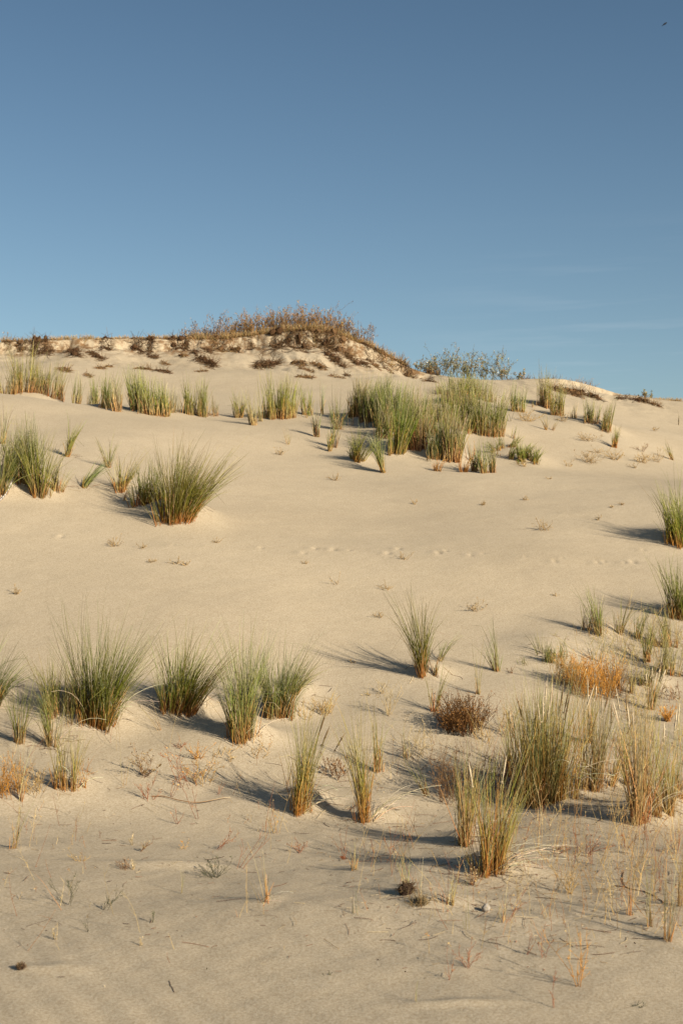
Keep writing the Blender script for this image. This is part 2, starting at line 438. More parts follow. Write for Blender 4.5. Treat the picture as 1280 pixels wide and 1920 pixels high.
BASE_O = (0.52, 0.21, 0.05)
STRAW = (0.56, 0.40, 0.18)
PALE = (0.66, 0.54, 0.34)
TONES = {
 'leaf': [(0, (0.50, 0.28, 0.10)), (0.2, (0.36, 0.27, 0.085)), (0.42, (0.20, 0.225, 0.035)), (0.8, (0.26, 0.285, 0.055)), (1, (0.42, 0.38, 0.17))],
 'gold': [(0, (0.50, 0.23, 0.06)), (0.2, (0.55, 0.33, 0.10)), (0.42, (0.36, 0.31, 0.075)), (0.8, (0.36, 0.335, 0.09)), (1, (0.58, 0.47, 0.26))],
 'green': [(0, BASE_O), (0.10, (0.34, 0.17, 0.05)), (0.25, (0.15, 0.145, 0.022)), (0.7, (0.22, 0.22, 0.038)), (1, (0.40, 0.36, 0.19))],
 'olive': [(0, (0.50, 0.30, 0.12)), (0.22, (0.40, 0.31, 0.13)), (0.42, (0.30, 0.29, 0.050)), (0.8, (0.36, 0.34, 0.075)), (1, (0.42, 0.36, 0.19))],
 'blue': [(0, (0.46, 0.24, 0.09)), (0.15, (0.36, 0.26, 0.11)), (0.35, (0.235, 0.235, 0.052)), (0.75, (0.30, 0.295, 0.085)), (1, (0.40, 0.36, 0.22))],
 'straw': [(0, (0.46, 0.24, 0.08)), (0.25, (0.52, 0.34, 0.13)), (0.55, (0.43, 0.33, 0.115)), (0.8, (0.40, 0.335, 0.13)), (1, (0.55, 0.44, 0.26))],
 'pale': [(0, (0.55, 0.38, 0.17)), (0.3, (0.55, 0.43, 0.21)), (0.6, (0.42, 0.38, 0.18)), (1, (0.58, 0.49, 0.30))],
 'rust': [(0, (0.30, 0.13, 0.04)), (0.5, (0.46, 0.20, 0.05)), (1, (0.52, 0.27, 0.09))],
}

def disc(n, rx, ry):
    a = rng.uniform(0, 2 * math.pi, n); r = np.sqrt(rng.uniform(0, 1, n))
    return np.stack([r * np.cos(a) * rx, r * np.sin(a) * ry], 1), np.stack([r * np.cos(a), r * np.sin(a)], 1)

PLACE = []      # (pixel x, pixel y, fixed distance or None, builder, arguments)

SPF = {}; NF = {}       # how widely and how thickly each group of tufts grows
def grass_tuft(P, t, h, bw, n, tone, o, label, group=None):
    """P base point, t distance; h, bw height and base width in photo pixels at that distance"""
    mpp = t / F
    Hm = h * mpp; R = max(bw * mpp * 0.5, 0.012)
    root = empty('marram_tuft', P, label, 'grass tuft', group)
    sp, cv = o.get('sp', 0.35) * SPF.get(group, 1.0), o.get('cv', 0.45)
    n = int(n * NF.get(group, 1.0))
    if group in THIN_G6 and tone in ('blue', 'olive') and n > 12: tone = 'gold'
    if group == g2 and tone == 'olive': tone = 'leaf'
    wx, wy = rng.normal(0.03, 0.06), rng.normal(0, 0.05)
    hue = np.exp(rng.normal(0, 0.07)) * np.exp(np.clip(rng.normal(0, [0.05, 0.03, 0.08]), -0.1, 0.1))
    lx, ly = o.get('lx', 0.0) + wx, o.get('ly', 0.0) + wy
    rad = float(np.clip(0.00017 * t, 0.0014, 0.0044)) * o.get('rad', 1.0)
    ry = o.get('ry', 0.7)
    K = max(3, int(round(n / o.get('per', 15.0))))          # the tuft grows as K bunches, each with its own lean and height
    kp, kq = disc(K, R, R * ry)
    kl = kq * sp * 0.8 + rng.normal(0, 0.035 + 0.24 * sp, (K, 2))
    kh = np.clip(rng.normal(0.90, 0.19, K), 0.45, 1.15)
    odd = (rng.random(K) < 0.16) & (K > 4)                  # young shoots standing a little apart
    kp[odd] *= rng.uniform(1.5, 2.4, (int(odd.sum()), 1)); kh[odd] *= rng.uniform(0.3, 0.75, int(odd.sum()))
    def roots(m, shrink=1.0):
        p, q = disc(m, R * shrink, R * ry * shrink)
        z = H(P[0] + p[:, 0], P[1] + p[:, 1]) - P[2] - 0.02
        return np.column_stack([p, z]), q
    # green leaf blades
    n = int(n * o.get('more', 1.25))
    kw = rng.uniform(0.3, 1.7, K) * np.where(odd, 0.45, 1.0)
    ki = rng.choice(K, n, p=kw / kw.sum())
    p = kp[ki] + rng.normal(0, 0.008 + 0.10 * R, (n, 2))
    b = np.column_stack([p, H(P[0] + p[:, 0], P[1] + p[:, 1]) - P[2] - 0.02])
    out = kl[ki] + rng.normal(0, 0.035 + 0.15 * sp, (n, 2)) + np.array([lx, ly])
    d0 = np.column_stack([out, np.ones(n)])
    bend = out * cv * 1.5 + rng.normal(0, 0.10 + 0.30 * cv, (n, 2)) + np.array([0.10 * cv, 0.0])
    far_ = rng.random(n) < 0.10 * min(1.0, sp * 3)
    bend[far_] *= 2.2
    g = np.column_stack([bend, -np.abs(rng.normal(0, 0.35 * cv, n)) - 0.8 * far_ * cv])
    Lb = Hm * kh[ki] * np.clip(rng.normal(0.90, 0.20, n), 0.3, 1.2)
    S = 8 if h > 90 else 6
    pth = paths(b, d0, g, Lb * np.sqrt(1 + 0.5 * (out ** 2).sum(1)), S, 0.012)
    # broken blades: folded over part of the way up
    kink = np.nonzero(rng.random(n) < 0.07)[0]
    for q_ in kink:
        j = rng.integers(S // 2, S - 1); seg = np.diff(pth[q_, j:], axis=0)
        az = rng.uniform(0, 6.28); ln_ = np.linalg.norm(seg, axis=1)[:, None]
        nd = np.array([math.cos(az), 0.6 * math.sin(az), rng.uniform(-0.9, 0.1)]); nd /= np.linalg.norm(nd)
        pth[q_, j + 1:] = pth[q_, j] + np.cumsum(ln_ * nd, axis=0)
    tt = np.linspace(0, 1, S)
    Rr = rad * (1.0 - 0.75 * tt ** 2)[None, :] * rng.uniform(0.7, 1.25, (n, 1))
    C = lerp_cols(TONES[tone], tt, n, 0.32)
    sel = rng.random(n) < max(o.get('mix', 0.12), THIN_G6.get(group, 0))
    C[sel] = lerp_cols(TONES['pale'], tt, int(sel.sum()), 0.12) if sel.any() else C[sel]
    C = C * hue
    G = Geo(); G.tubes(pth, Rr, C); G.build('leaf_blades', M_GRASS, root)
    # stout straw-coloured stems and old sheaths round the foot
    m = int(n * o.get('straw', 0.35))
    if m > 2:
        ks = rng.choice(K, m, p=kw / kw.sum())
        p = kp[ks] + rng.normal(0, 0.008 + 0.13 * R, (m, 2))
        b = np.column_stack([p, H(P[0] + p[:, 0], P[1] + p[:, 1]) - P[2] - 0.02])
        out = kl[ks] * 0.9 + rng.normal(0, 0.12, (m, 2)) + np.array([lx, ly]) * 0.7
        d0 = np.column_stack([out, np.ones(m)])
        g = np.column_stack([rng.normal(0, 0.2, (m, 2)), np.zeros(m)])
        pth = paths(b, d0, g, Hm * rng.uniform(0.06, 0.46, m) * o.get('sl', 1.0) * (1.45 if group in THIN_G6 else 1.0), 4, 0.03)
        C = lerp_cols([(0, (0.42, 0.16, 0.04)), (0.5, o.get('sc', (0.54, 0.26, 0.07))), (1, (0.58, 0.37, 0.13))], np.linspace(0, 1, 4), m, 0.22)
        C = C * hue
        G = Geo(); G.tubes(pth, rad * 1.5 * np.array([1, .95, .8, .3])[None, :] * rng.uniform(.7, 1.3, (m, 1)), C)
        G.build('straw_stems', M_GRASS, root)
    # bleached dead leaves arching to the sand
    m = o.get('dry', 0)
    if m:
        b, q = roots(m, 1.0)
        dx = o.get('drydir', 0.6)
        out = np.column_stack([rng.normal(dx, 0.55, m), rng.normal(0, 0.5, m)])
        d0 = np.column_stack([out * 0.6, np.ones(m)])
        g = np.column_stack([out * 1.3, -rng.uniform(0.7, 1.7, m)])
        pth = paths(b, d0, g, Hm * rng.uniform(0.35, 0.80, m), 8, 0.02)
        gz = H(P[0] + pth[..., 0], P[1] + pth[..., 1]) - P[2] + 0.004
        pth[..., 2] = np.maximum(pth[..., 2], gz)
        C = lerp_cols([(0, (0.70, 0.52, 0.26)), (0.3, (0.88, 0.74, 0.50)), (1, (0.95, 0.84, 0.64))], np.linspace(0, 1, 8), m, 0.10)
        G = Geo(); G.tubes(pth, rad * (1.5 - 0.9 * np.linspace(0, 1, 8))[None, :] * np.ones((m, 1)), C)
        G.build('dead_leaves', M_GRASS, root)
    # flower spikes on straight stalks
    for i in range(o.get('heads', 0)):
        b, q = roots(1, 0.8)
        out = q * sp * 0.7 + rng.normal(0, 0.10, (1, 2)) + np.array([lx, ly]) + np.array([[o.get('hx', 0.04), 0]])
        d0 = np.column_stack([out, [1.0]]); g = np.column_stack([out * 0.4, [0.0]])
        pth = paths(b, d0, g, [Hm * rng.uniform(0.92, 1.16)], 14, 0.008)
        hl = o.get('hl', 3)
        G = Geo()
        G.tubes(pth[:, :14 - hl + 1], np.full((1, 15 - hl), rad * 0.8), lerp_cols([(0, BASE_O), (0.4, STRAW), (1, (0.48, 0.42, 0.22))], np.linspace(0, 1, 15 - hl), 1, 0.05))
        G.build('flower_stalk', M_GRASS, root)
        seg = pth[:, 13 - hl:]; k = seg.shape[1]
        prof = np.array([0.35, 0.9, 1.0, 0.9, 0.62, 0.12]) if k == 6 else np.sin(np.linspace(0.25, math.pi * 0.96, k))
        dark = rng.random() < o.get('hd', 0.2)
        col = (0.30, 0.20, 0.10) if dark else (0.80, 0.66, 0.46)
        G = Geo()
        G.tubes(np.repeat(seg, 2, 0), max(rad * 3.6, 0.0065) * np.repeat(prof[None, :], 2, 0), np.tile(np.array(col), (2, k, 1)) * rng.uniform(0.85, 1.1, (2, k, 1)))
        bp_ = seg[0][rng.integers(0, k - 1, 26)] + rng.normal(0, rad * 1.2, (26, 3))
        G.leaves(bp_, rad * 7, np.tile(np.array(col), (26, 1)) * rng.uniform(0.7, 1.25, (26, 1)))
        G.build('seed_head', M_GRASS, root)
    return root

def twigs(G, base, n, Lm, spread, curve, rad, cols, levels=2, nb=4, jit=0.06, up=0.6, leaf=None, leafcol=None, nleaf=0, lean=(0, 0), flatten=None):
    """a branching plant: n stems from base, side branches, optional small leaves"""
    out = rng.normal(0, spread, (n, 2)) + np.array(lean)
    d0 = np.column_stack([out, np.full(n, 1.0)])
    if flatten: d0[:, 2] = flatten
    g = np.column_stack([out * curve + rng.normal(0, 0.15, (n, 2)), rng.normal(0, 0.1, n)])
    k = 6
    Lv = Lm * rng.uniform(0.55, 1.1, n)
    P = paths(base, d0, g, Lv, k, jit)
    c0, c1 = np.array(cols[0]), np.array(cols[1])
    tt = np.linspace(0, 1, k)
    tips = []
    r = rad
    for lev in range(levels + 1):
        m = len(P)
        C = (c0 + (c1 - c0) * ((tt * 0.6 + lev * 0.25).clip(0, 1))[:, None])[None] * np.exp(rng.normal(0, 0.18, (m, 1, 1)))
        G.tubes(P, r * (1 - 0.55 * tt)[None, :] * np.ones((m, 1)), C)
        tips.append(P[:, 2:].reshape(-1, 3))
        if lev == levels: break
        mb = m * nb
        pi = np.repeat(np.arange(m), nb); ki = rng.integers(1, k, mb)
        b2 = P[pi, ki]; tg = P[pi, ki] - P[pi, ki - 1]; tg /= np.linalg.norm(tg, axis=1, keepdims=True) + 1e-9
        dd = tg + rng.normal(0, 0.55, (mb, 3)); dd[:, 2] += up * 0.5
        Lv = Lv[pi] * rng.uniform(0.25, 0.5, mb)
        P = paths(b2, dd, rng.normal(0, 0.3, (mb, 3)) + np.array([0, 0, up * 0.4]), Lv, k, jit)
        r *= 0.72
    if nleaf:
        tp = np.concatenate(tips); s = tp[rng.integers(0, len(tp), nleaf)]
        lc = np.array(leafcol); C = lc[rng.integers(0, len(lc), nleaf)] * np.exp(rng.normal(0, 0.2, (nleaf, 1)))
        G.leaves(s, leaf, C)

def sprig(P, t, h, bw, o, name, label, cat, group=None):
    """small dry or green branching plant as one mesh"""
    mpp = t / F
    n = o.get('n', 5)
    p, q = disc(n, max(bw * mpp * 0.5 * o.get('rb', 0.35), 0.004), max(bw * mpp * 0.5 * o.get('rb', 0.35), 0.004))
    z = H(P[0] + p[:, 0], P[1] + p[:, 1]) - P[2] - 0.012
    G = Geo()
    rad = float(np.clip(0.00020 * t, 0.0011, 0.004)) * o.get('rad', 1.0)
    twigs(G, np.column_stack([p, z]), n, h * mpp, o.get('sp', 0.6), o.get('cv', 0.4), rad, o['c'], o.get('lv', 1), o.get('nb', 3), o.get('jit', 0.08),
          o.get('up', 0.6), o.get('ls', 0.012) * t / 10.0, o.get('lc'), o.get('nl', 0), o.get('lean', (0, 0)), o.get('flat'))
    ob = G.build(name, M_TWIG)
    ob.location = P
    return tag(ob, label, cat, group)

# ------------------------------------------------------------------ the marram tufts (pixel of the foot, height, foot width, blades, tone, options, label, group)
UP = dict(sp=0.10, cv=0.12, straw=0.45, sl=1.3, sc=(0.52, 0.32, 0.13), ry=0.6, mix=0.28, per=7)
FAN = dict(sp=0.42, cv=0.42)
WIDE = dict(sp=0.58, cv=0.5)
THIN = dict(sp=0.16, cv=0.28, straw=0.4)
g1 = 'marram tufts in the band below the ridge'
g2 = 'marram tufts of the dense hillside patch'
g3 = 'marram tufts on the left hump'
g4 = 'marram tufts in the row above the foreground'
g5 = 'marram tufts on the right slope'
g6 = 'marram tufts in the foreground'
SPF.update({g6: 0.72, g4: 0.85, g5: 0.85, g3: 0.82})
NF.update({g6: 0.76, g4: 0.80, g5: 0.80, g2: 1.65, g1: 1.1})
THIN_G6 = {g6: 0.30}
TUFTS = [
 # band below the ridge, left of the picture
 (14,750,58,36,70,'pale',dict(UP,sp=.2,d=31.3),'pale thin grass tuft half buried behind the sand lip at the far left edge',g1),
 (42,757,76,40,130,'olive',dict(UP,sp=.22,d=31.5),'tallest olive grass tuft behind the sand lip below the dark sod clump',g1),
 (72,760,58,36,110,'olive',dict(UP,sp=.22,d=31.6),'bushy olive grass tuft with brown foot behind the sand lip',g1),
 (98,762,62,36,100,'olive',dict(UP,sp=.2,d=31.5),'loose olive grass tuft at the right end of the clump behind the lip',g1),
 (138,764,54,28,34,'pale',dict(UP,lx=-.08,d=31),'sparse pale grass tuft with one dark stem bending left, beside the lip clump',g1),
 (165,766,34,16,12,'pale',dict(UP,d=31),'few short straw stems between two sparse tufts below the ridge',g1),
 (182,764,56,18,46,'olive',dict(UP,d=31),'narrow olive tuft with one dark spike standing on its left',g1),
 (204,766,70,24,95,'olive',dict(UP),'upright olive tuft with brown foot just left of the broad rectangular one',g1),
 (221,772,66,22,40,'pale',dict(UP,sp=.16),'loose pale stems along the right side of the brown-footed upright tuft',g1),
 (262,768,74,34,170,'olive',dict(UP,sp=.05),'broad rectangular upright tuft, its shaded left half above a dark foot',g1),
 (291,777,70,48,190,'olive',dict(UP,sp=.06,straw=.6),'broad rectangular straw-footed tuft, the densest of the left upper band',g1),
 (320,772,52,26,34,'pale',dict(UP,sp=.1),'thin pale fringe of stems at the right end of the rectangular clump',g1),
 (369,779,66,46,170,'olive',dict(UP,sp=.10),'square olive tuft with orange foot standing alone right of the rectangular clump',g1),
 (402,780,42,26,26,'pale',dict(UP,sp=.14),'faint sparse stems trailing right of the square olive tuft',g1),
 (448,783,54,16,55,'olive',dict(UP,sp=.16),'slim green tuft, left of the pair before the bushy upright one',g1),
 (475,797,62,20,36,'pale',dict(UP,sp=.2),'loose straw tuft whose foot stands lowest of the slim pair',g1),
 (490,790,40,12,12,'pale',dict(UP,sp=.18),'tiny wispy stems between the loose straw tuft and bushy upright tuft',g1),
 (523,783,76,54,240,'olive',dict(UP,sp=.08,straw=.55),'large bushy upright tuft with orange foot, middle of the upper band',g1),
 (549,782,56,18,26,'pale',dict(UP,sp=.16),'pale loose stems on the right flank of the bushy upright tuft',g1),
 (575,778,62,22,44,'olive',dict(UP,sp=.14),'sparse green tuft directly right of the bushy upright tuft',g1),
 (593,819,72,12,26,'pale',dict(UP,sp=.14),'tall thin straw tuft with pointed foot on open sand',g1),
 (605,776,52,12,18,'pale',dict(UP,sp=.16),'wispy curved stems behind the tall thin straw tuft',g1),
 (631,805,68,13,48,'blue',dict(UP,sp=.32,cv=.2),'small green fan of leaves standing free left of the dense patch',g1),
 (616,846,62,9,15,'blue',dict(UP,sp=.2),'thin lower left tuft of the close pair on open sand',g1),
 (626,839,60,10,22,'blue',dict(UP,sp=.2),'thin upper right tuft of the close pair on open sand',g1),
 (540,833,44,8,6,'pale',dict(UP,sp=.35,straw=0),'few bent leafless stems on open sand below the bushy upright tuft',g1),
 # dense patch on the hillside
 (672,778,66,30,130,'green',dict(UP,sp=.08),'dark green tuft at the upper left corner of the dense hillside patch',g2),
 (700,785,74,40,200,'olive',dict(UP,sp=.12),'thick bright tuft beside the dark upper left corner of the patch',g2),
 (722,795,76,40,210,'olive',dict(UP,sp=.15),'thick green tuft in the upper middle of the dense hillside patch',g2),
 (748,806,84,40,220,'olive',dict(UP,sp=.16),'tallest thick green tuft, middle of the dense hillside patch',g2),
 (770,812,70,36,150,'olive',dict(UP,sp=.18),'green tuft where the dense patch starts to thin to the right',g2),
 (715,820,66,26,70,'blue',dict(UP,sp=.12),'greyish lower left tuft of the dense patch, above its spiky outlier',g2),
 (742,848,110,22,130,'olive',dict(UP,sp=.22,straw=.3),'long green tuft with pointed orange foot hanging below the dense patch',g2),
 (783,841,100,24,100,'blue',dict(UP,sp=.16),'grey-green tuft right of the pointed-foot one at the patch lower edge',g2),
 (765,832,70,18,50,'blue',dict(UP,sp=.16),'small grey-green tuft squeezed behind the pointed-foot tuft',g2),
 (668,864,64,20,60,'blue',dict(WIDE,sp=.6,straw=.35),'spreading spiky tuft on orange foot, left outlier below the dense patch',g2),
 (722,886,70,12,50,'blue',dict(FAN,sp=.34,straw=.2),'thin fan with narrow orange foot, lowest outlier below the dense patch',g2),
 (815,884,32,16,16,'rust',dict(FAN),'stubby orange tuft on bare sand under the grey-green edge',g2),
 (822,858,74,32,110,'blue',dict(UP,sp=.1),'grey-green upright tuft at the bottom edge of the patch, left of the orange-footed one',g2),
 (848,862,90,30,150,'blue',dict(UP,sp=.1,straw=.6),'orange-footed upright tuft, bottom right end of the dense patch',g2),
 (815,812,72,40,120,'olive',dict(UP,sp=.14),'yellowish tuft in the right half of the dense patch',g2),
 (845,800,72,40,120,'olive',dict(UP,sp=.14),'loose yellow-green tuft between the patch and the dark-footed tuft',g2),
 (888,806,74,30,150,'green',dict(UP,sp=.12,sc=(.3,.12,.05)),'dark-footed deep green tuft right of the dense patch',g2),
 (913,812,74,44,190,'olive',dict(UP,sp=.2),'dense bright green tuft leaning on the dark-footed one',g2),
 (842,757,46,30,60,'pale',dict(UP,sp=.14),'pale tan grass tuft under the grey shrubs, left of two',g2),
 (872,757,54,34,90,'olive',dict(UP,sp=.14),'tan-green tuft with orange foot under the grey shrubs, right of two',g2),
 (856,738,44,34,70,'olive',dict(UP,sp=.2),'upper left olive tuft reaching into the grey shrubs on the crest',g2),
 (882,740,44,34,80,'olive',dict(UP,sp=.2),'upper right olive tuft reaching into the grey shrubs on the crest',g2),
 (915,752,46,30,50,'pale',dict(UP,sp=.12),'thin pale stems below the silvery shrub on the crest',g2),
 (892,884,62,12,26,'blue',dict(UP,sp=.14,ly=0),'left of three bluish tufts drooping at the patch lower right',g2),
 (906,887,64,12,28,'blue',dict(UP,sp=.2),'middle of three bluish tufts drooping at the patch lower right',g2),
 (920,886,60,12,24,'blue',dict(UP,sp=.16),'right of three bluish tufts drooping at the patch lower right',g2),
 (868,885,36,10,14,'rust',dict(FAN),'small brown-footed tuft just left of the three bluish ones',g2),
 (945,842,28,34,70,'olive',dict(WIDE,straw=.2),'low matted olive grass cushion, upper of three down the slope',g2),
 (968,856,34,36,90,'olive',dict(WIDE,straw=.2),'low matted olive grass cushion, middle of three down the slope',g2),
 (988,866,32,34,80,'olive',dict(WIDE,straw=.2),'low matted olive grass cushion, lowest of three down the slope',g2),
 # right hillside below the crest
 (972,772,54,32,110,'blue',dict(UP,sp=.06),'square grey-green tuft below the brown sod cap',g5),
 (1018,762,66,28,140,'olive',dict(UP,sp=.06),'tall block of olive grass reaching the skyline beside the dark overhang',g5),
 (1044,779,66,26,120,'olive',dict(UP,sp=.06),'lower right block of olive grass beside the dark overhang',g5),
 (1073,784,34,12,18,'pale',dict(UP,sp=.14),'short straw tuft right of the olive block',g5),
 (1029,806,26,14,22,'straw',dict(WIDE),'small spiky straw tuft on sand below the olive block',g5),
 (1108,792,46,26,90,'blue',dict(UP,sp=.12),'bluish tuft with brown foot under the dark overhang end',g5),
 (1135,804,56,26,100,'blue',dict(UP,sp=.18,lx=.1),'bluish tuft leaning right, second along the brown-footed line',g5),
 (1150,839,54,11,55,'blue',dict(FAN,sp=.32,straw=.3),'small fan-shaped tuft with orange foot alone below the bluish pair',g5),
 (1262,863,42,10,18,'blue',dict(FAN,lx=-.3),'few stems bending left near the right edge with long shadow',g5),
 (1272,797,32,6,6,'pale',dict(THIN,straw=0),'single thin sprout at the right edge below the skyline',g5),
 (1272,1018,120,56,330,'green',dict(FAN,sp=.22,cv=.4,straw=.2),'big dark green tuft cut by the right edge casting a long black shadow',g5),
 # left hump
 (4,832,68,10,24,'pale',dict(FAN,sp=.25),'loose tuft cut by the left edge above the hump',g3),
 (4,926,100,14,60,'blue',dict(FAN,sp=.35,lx=.1),'grey-green tuft cut by the left edge at the speckled strip',g3),
 (28,893,98,36,170,'green',dict(FAN,sp=.25,sc=(.3,.13,.05)),'left dark-footed part of the big clump on the hump',g3),
 (52,905,104,44,230,'green',dict(FAN,sp=.25,cv=.3),'middle and tallest tuft of the big clump on the hump',g3),
 (75,926,112,26,190,'olive',dict(FAN,sp=.45,cv=.25),'front tuft with bright orange foot in the big hump clump',g3),
 (104,915,70,26,50,'pale',dict(WIDE,sp=.4),'faint pale tuft on the right side of the big hump clump',g3),
 (127,856,74,11,44,'olive',dict(THIN,lx=.28,sp=.2,cv=.4),'narrow tuft bending right with orange foot behind the hump',g3),
 (151,914,66,15,44,'blue',dict(WIDE,sp=.6),'small splayed tuft with short red foot right of the hump clump',g3),
 (206,877,62,11,26,'blue',dict(FAN,sp=.45),'small splayed tuft highest between the two big hump clumps',g3),
 (228,922,84,22,70,'blue',dict(WIDE,sp=.65,cv=.4),'wide splayed thin tuft just left of the largest dark one',g3),
 (231,938,26,7,8,'rust',dict(FAN),'tiny orange stub in front of the wide splayed tuft',g3),
 (282,940,80,44,150,'green',dict(FAN,sp=.4,sc=(.3,.11,.04)),'shaded left side tuft of the largest dark hump clump',g3),
 (328,972,136,60,480,'green',dict(FAN,sp=.50,cv=.30,straw=.25,lx=.05),'largest rounded dark green tuft alone on the hump edge, with red-brown foot',g3),
 (352,965,104,40,160,'olive',dict(WIDE,sp=.6,cv=.5,straw=.15,lx=.18),'low outspread right side of the largest rounded tuft',g3),
 # row above the foreground, left
 (-14,1322,140,30,120,'blue',dict(WIDE,sp=.5,cv=.8,lx=.18),'tuft beyond the left edge whose arching blades reach into view',g4),
 (34,1392,150,20,46,'blue',dict(FAN,sp=.36,cv=.35),'thin tuft with red-brown foot nearest the left edge in the row',g4),
 (103,1396,140,26,54,'blue',dict(FAN,sp=.36,cv=.35,dry=6),'thin tuft with red foot beside the whitish spike, below the big green one',g4),
 (112,1335,110,60,240,'blue',dict(WIDE,sp=.42,cv=.5,lx=-.12,straw=.05),'bluish low tuft in the shade left of the big green one',g4),
 (182,1354,196,54,560,'green',dict(FAN,sp=.58,cv=.36,straw=.4,lx=.05,ry=.5,dry=8),'biggest green tuft of the lower left row with glowing orange foot',g4),
 (325,1330,135,42,240,'green',dict(FAN,sp=.34,cv=.45,sc=(.24,.09,.04),lx=-.05),'left half of the V-shaped dark-footed tuft',g4),
 (347,1336,130,34,230,'green',dict(FAN,sp=.28,cv=.6,sc=(.24,.09,.04),lx=.38),'right half of the V-shaped dark-footed tuft, bending right',g4),
 (304,1370,70,5,5,'pale',dict(THIN,lx=-.45,straw=0),'bent stem with brown foot leaning left below the V-shaped tuft',g4),
 (430,1384,56,12,10,'rust',dict(THIN),'two thin orange stems just left of the tall straight-footed tuft',g4),
 (459,1387,188,40,380,'blue',dict(FAN,sp=.32,cv=.34,straw=.5,lx=.03,dry=5),'tall tuft with straight reddish straw foot, middle of the lower left row',g4),
 (518,1340,146,42,300,'blue',dict(FAN,sp=.34,cv=.5,lx=.12,straw=.4),'broad tuft with blades blown right, last of the lower left row',g4),
 (545,1300,70,24,60,'blue',dict(WIDE,lx=.3,straw=.5),'small orange-footed tuft behind the right-blown one',g4),
 # right slope, middle distance
 (796,1266,140,22,150,'green',dict(FAN,sp=.38,cv=.45,straw=.4),'isolated green fan tuft with red foot and long shadow on open sand',g5),
 (824,1240,70,12,20,'blue',dict(WIDE,lx=.35,cv=.7,straw=0),'few long blades drooping right behind the isolated fan tuft',g5),
 (930,1258,100,11,34,'blue',dict(FAN,sp=.4,cv=.3),'small slender tuft on open sand right of the isolated fan tuft',g5),
 (813,1334,92,12,20,'blue',dict(THIN,sp=.12),'thin stems at the left side of the round dark shrub',g5),
 (897,1302,92,10,14,'pale',dict(THIN,sp=.14),'thin pale stems standing behind the round dark shrub',g5),
 (1098,1182,74,14,22,'blue',dict(FAN,sp=.3,cv=.4,lx=-.1),'thin left tuft of the red-footed group on the right slope',g5),
 (1125,1188,98,18,60,'olive',dict(FAN,sp=.34,cv=.4),'tallest green tuft of the red-footed group on the right slope',g5),
 (1160,1186,66,14,26,'blue',dict(FAN,sp=.55),'splayed sparse tuft right of the tallest red-footed one',g5),
 (1193,1196,66,9,28,'blue',dict(FAN,sp=.2),'small tuft with a pointed red foot on the right slope',g5),
 (1272,1156,100,36,170,'green',dict(FAN,sp=.4,cv=.4),'dark green fan at the right edge casting fine shadow lines',g5),
 (1036,1228,44,70,150,'blue',dict(WIDE,sp=.6,cv=.5,straw=.05),'low bushy grey-green cushion above the orange shrub',g5),
 (1118,1240,62,12,12,'pale',dict(THIN,sp=.3),'few thin stems on sand above the orange shrub',g5),
 (1211,1242,96,14,44,'blue',dict(FAN,sp=.2,cv=.3),'slender tuft with dark red foot above the white seed heads at right',g5),
 (1240,1212,70,20,40,'straw',dict(FAN,sp=.3),'thin straw tuft in the thicket below the right edge fan',g5),
 (1262,1215,80,22,50,'straw',dict(FAN,sp=.25),'pale straw tuft against the right edge, upper of the thicket',g5),
 (1238,1262,76,24,48,'straw',dict(FAN,sp=.22),'straw tuft in the middle of the right edge thicket',g5),
 (1270,1268,80,24,50,'pale',dict(FAN,sp=.22),'faded tuft touching the right edge in the middle thicket',g5),
 (1208,1284,50,20,60,'green',dict(FAN,sp=.25,sc=(.2,.09,.04)),'short dark shaded tuft right of the orange shrub',g5),
 (1180,1300,50,18,24,'straw',dict(FAN,sp=.3),'thin straw wisps at the right end of the orange shrub',g5),
 # foreground
 (1020,1500,212,76,560,'straw',dict(UP,sp=.20,cv=.18,straw=.7,sl=1.5,heads=13,sc=(.42,.2,.06),dry=14,drydir=.7,ry=.6,hd=.3),'thickest clump of tall straw-brown grass crowned with pale seed heads',g6),
 (975,1496,170,26,40,'blue',dict(FAN,sp=.3,cv=.3,lx=-.12,heads=4,hx=-.1),'thin bluish tuft with slanting seed heads on the thick clump left side',g6),
 (955,1455,120,20,40,'blue',dict(FAN,sp=.34,cv=.4,lx=-.15),'green thin tuft leaning left behind the thick seed-head clump',g6),
 (1105,1480,190,38,110,'straw',dict(UP,sp=.14,cv=.2,heads=3,dry=12,drydir=-.2),'slim upright straw tuft right of the thick seed-head clump',g6),
 (1140,1474,140,26,36,'straw',dict(FAN,sp=.3,cv=.2,lx=.1,heads=2,hd=1),'thin reddish stems with brown seed head between the slim tufts',g6),
 (1197,1541,235,26,140,'straw',dict(UP,sp=.14,cv=.2,heads=5,straw=.5,dry=9,drydir=.5,lx=-.03),'tall narrow straw column with white seed heads and a straight foot',g6),
 (1180,1474,150,16,34,'olive',dict(UP,sp=.22,cv=.3,lx=-.08),'thin green stems standing behind the tall narrow straw column',g6),
 (1234,1528,190,12,46,'blue',dict(UP,sp=.22,cv=.3,lx=-.06,heads=1),'left of two bluish tufts right of the tall straw column',g6),
 (1252,1526,200,18,60,'blue',dict(UP,sp=.14,cv=.3,heads=2,dry=8,drydir=.2),'right of two bluish tufts right of the tall straw column',g6),
 (1284,1500,140,22,50,'rust',dict(FAN,sp=.3),'reddish-brown tuft cut by the right edge in the foreground',g6),
 (1216,1330,78,16,36,'straw',dict(UP,sp=.2,heads=7,hx=.1),'short tuft carrying a fan of white seed heads below the dark shaded tuft',g6),
 (1105,1392,120,14,26,'straw',dict(UP,sp=.16,heads=2),'thin stems with two white heads behind the slim upright tuft',g6),
 (566,1519,180,40,190,'blue',dict(FAN,sp=.36,cv=.25,straw=.55,dry=14,drydir=.7,heads=3,hd=.9,hx=.12),'tuft with dark straw foot and brown spikes, left of the foreground pair',g6),
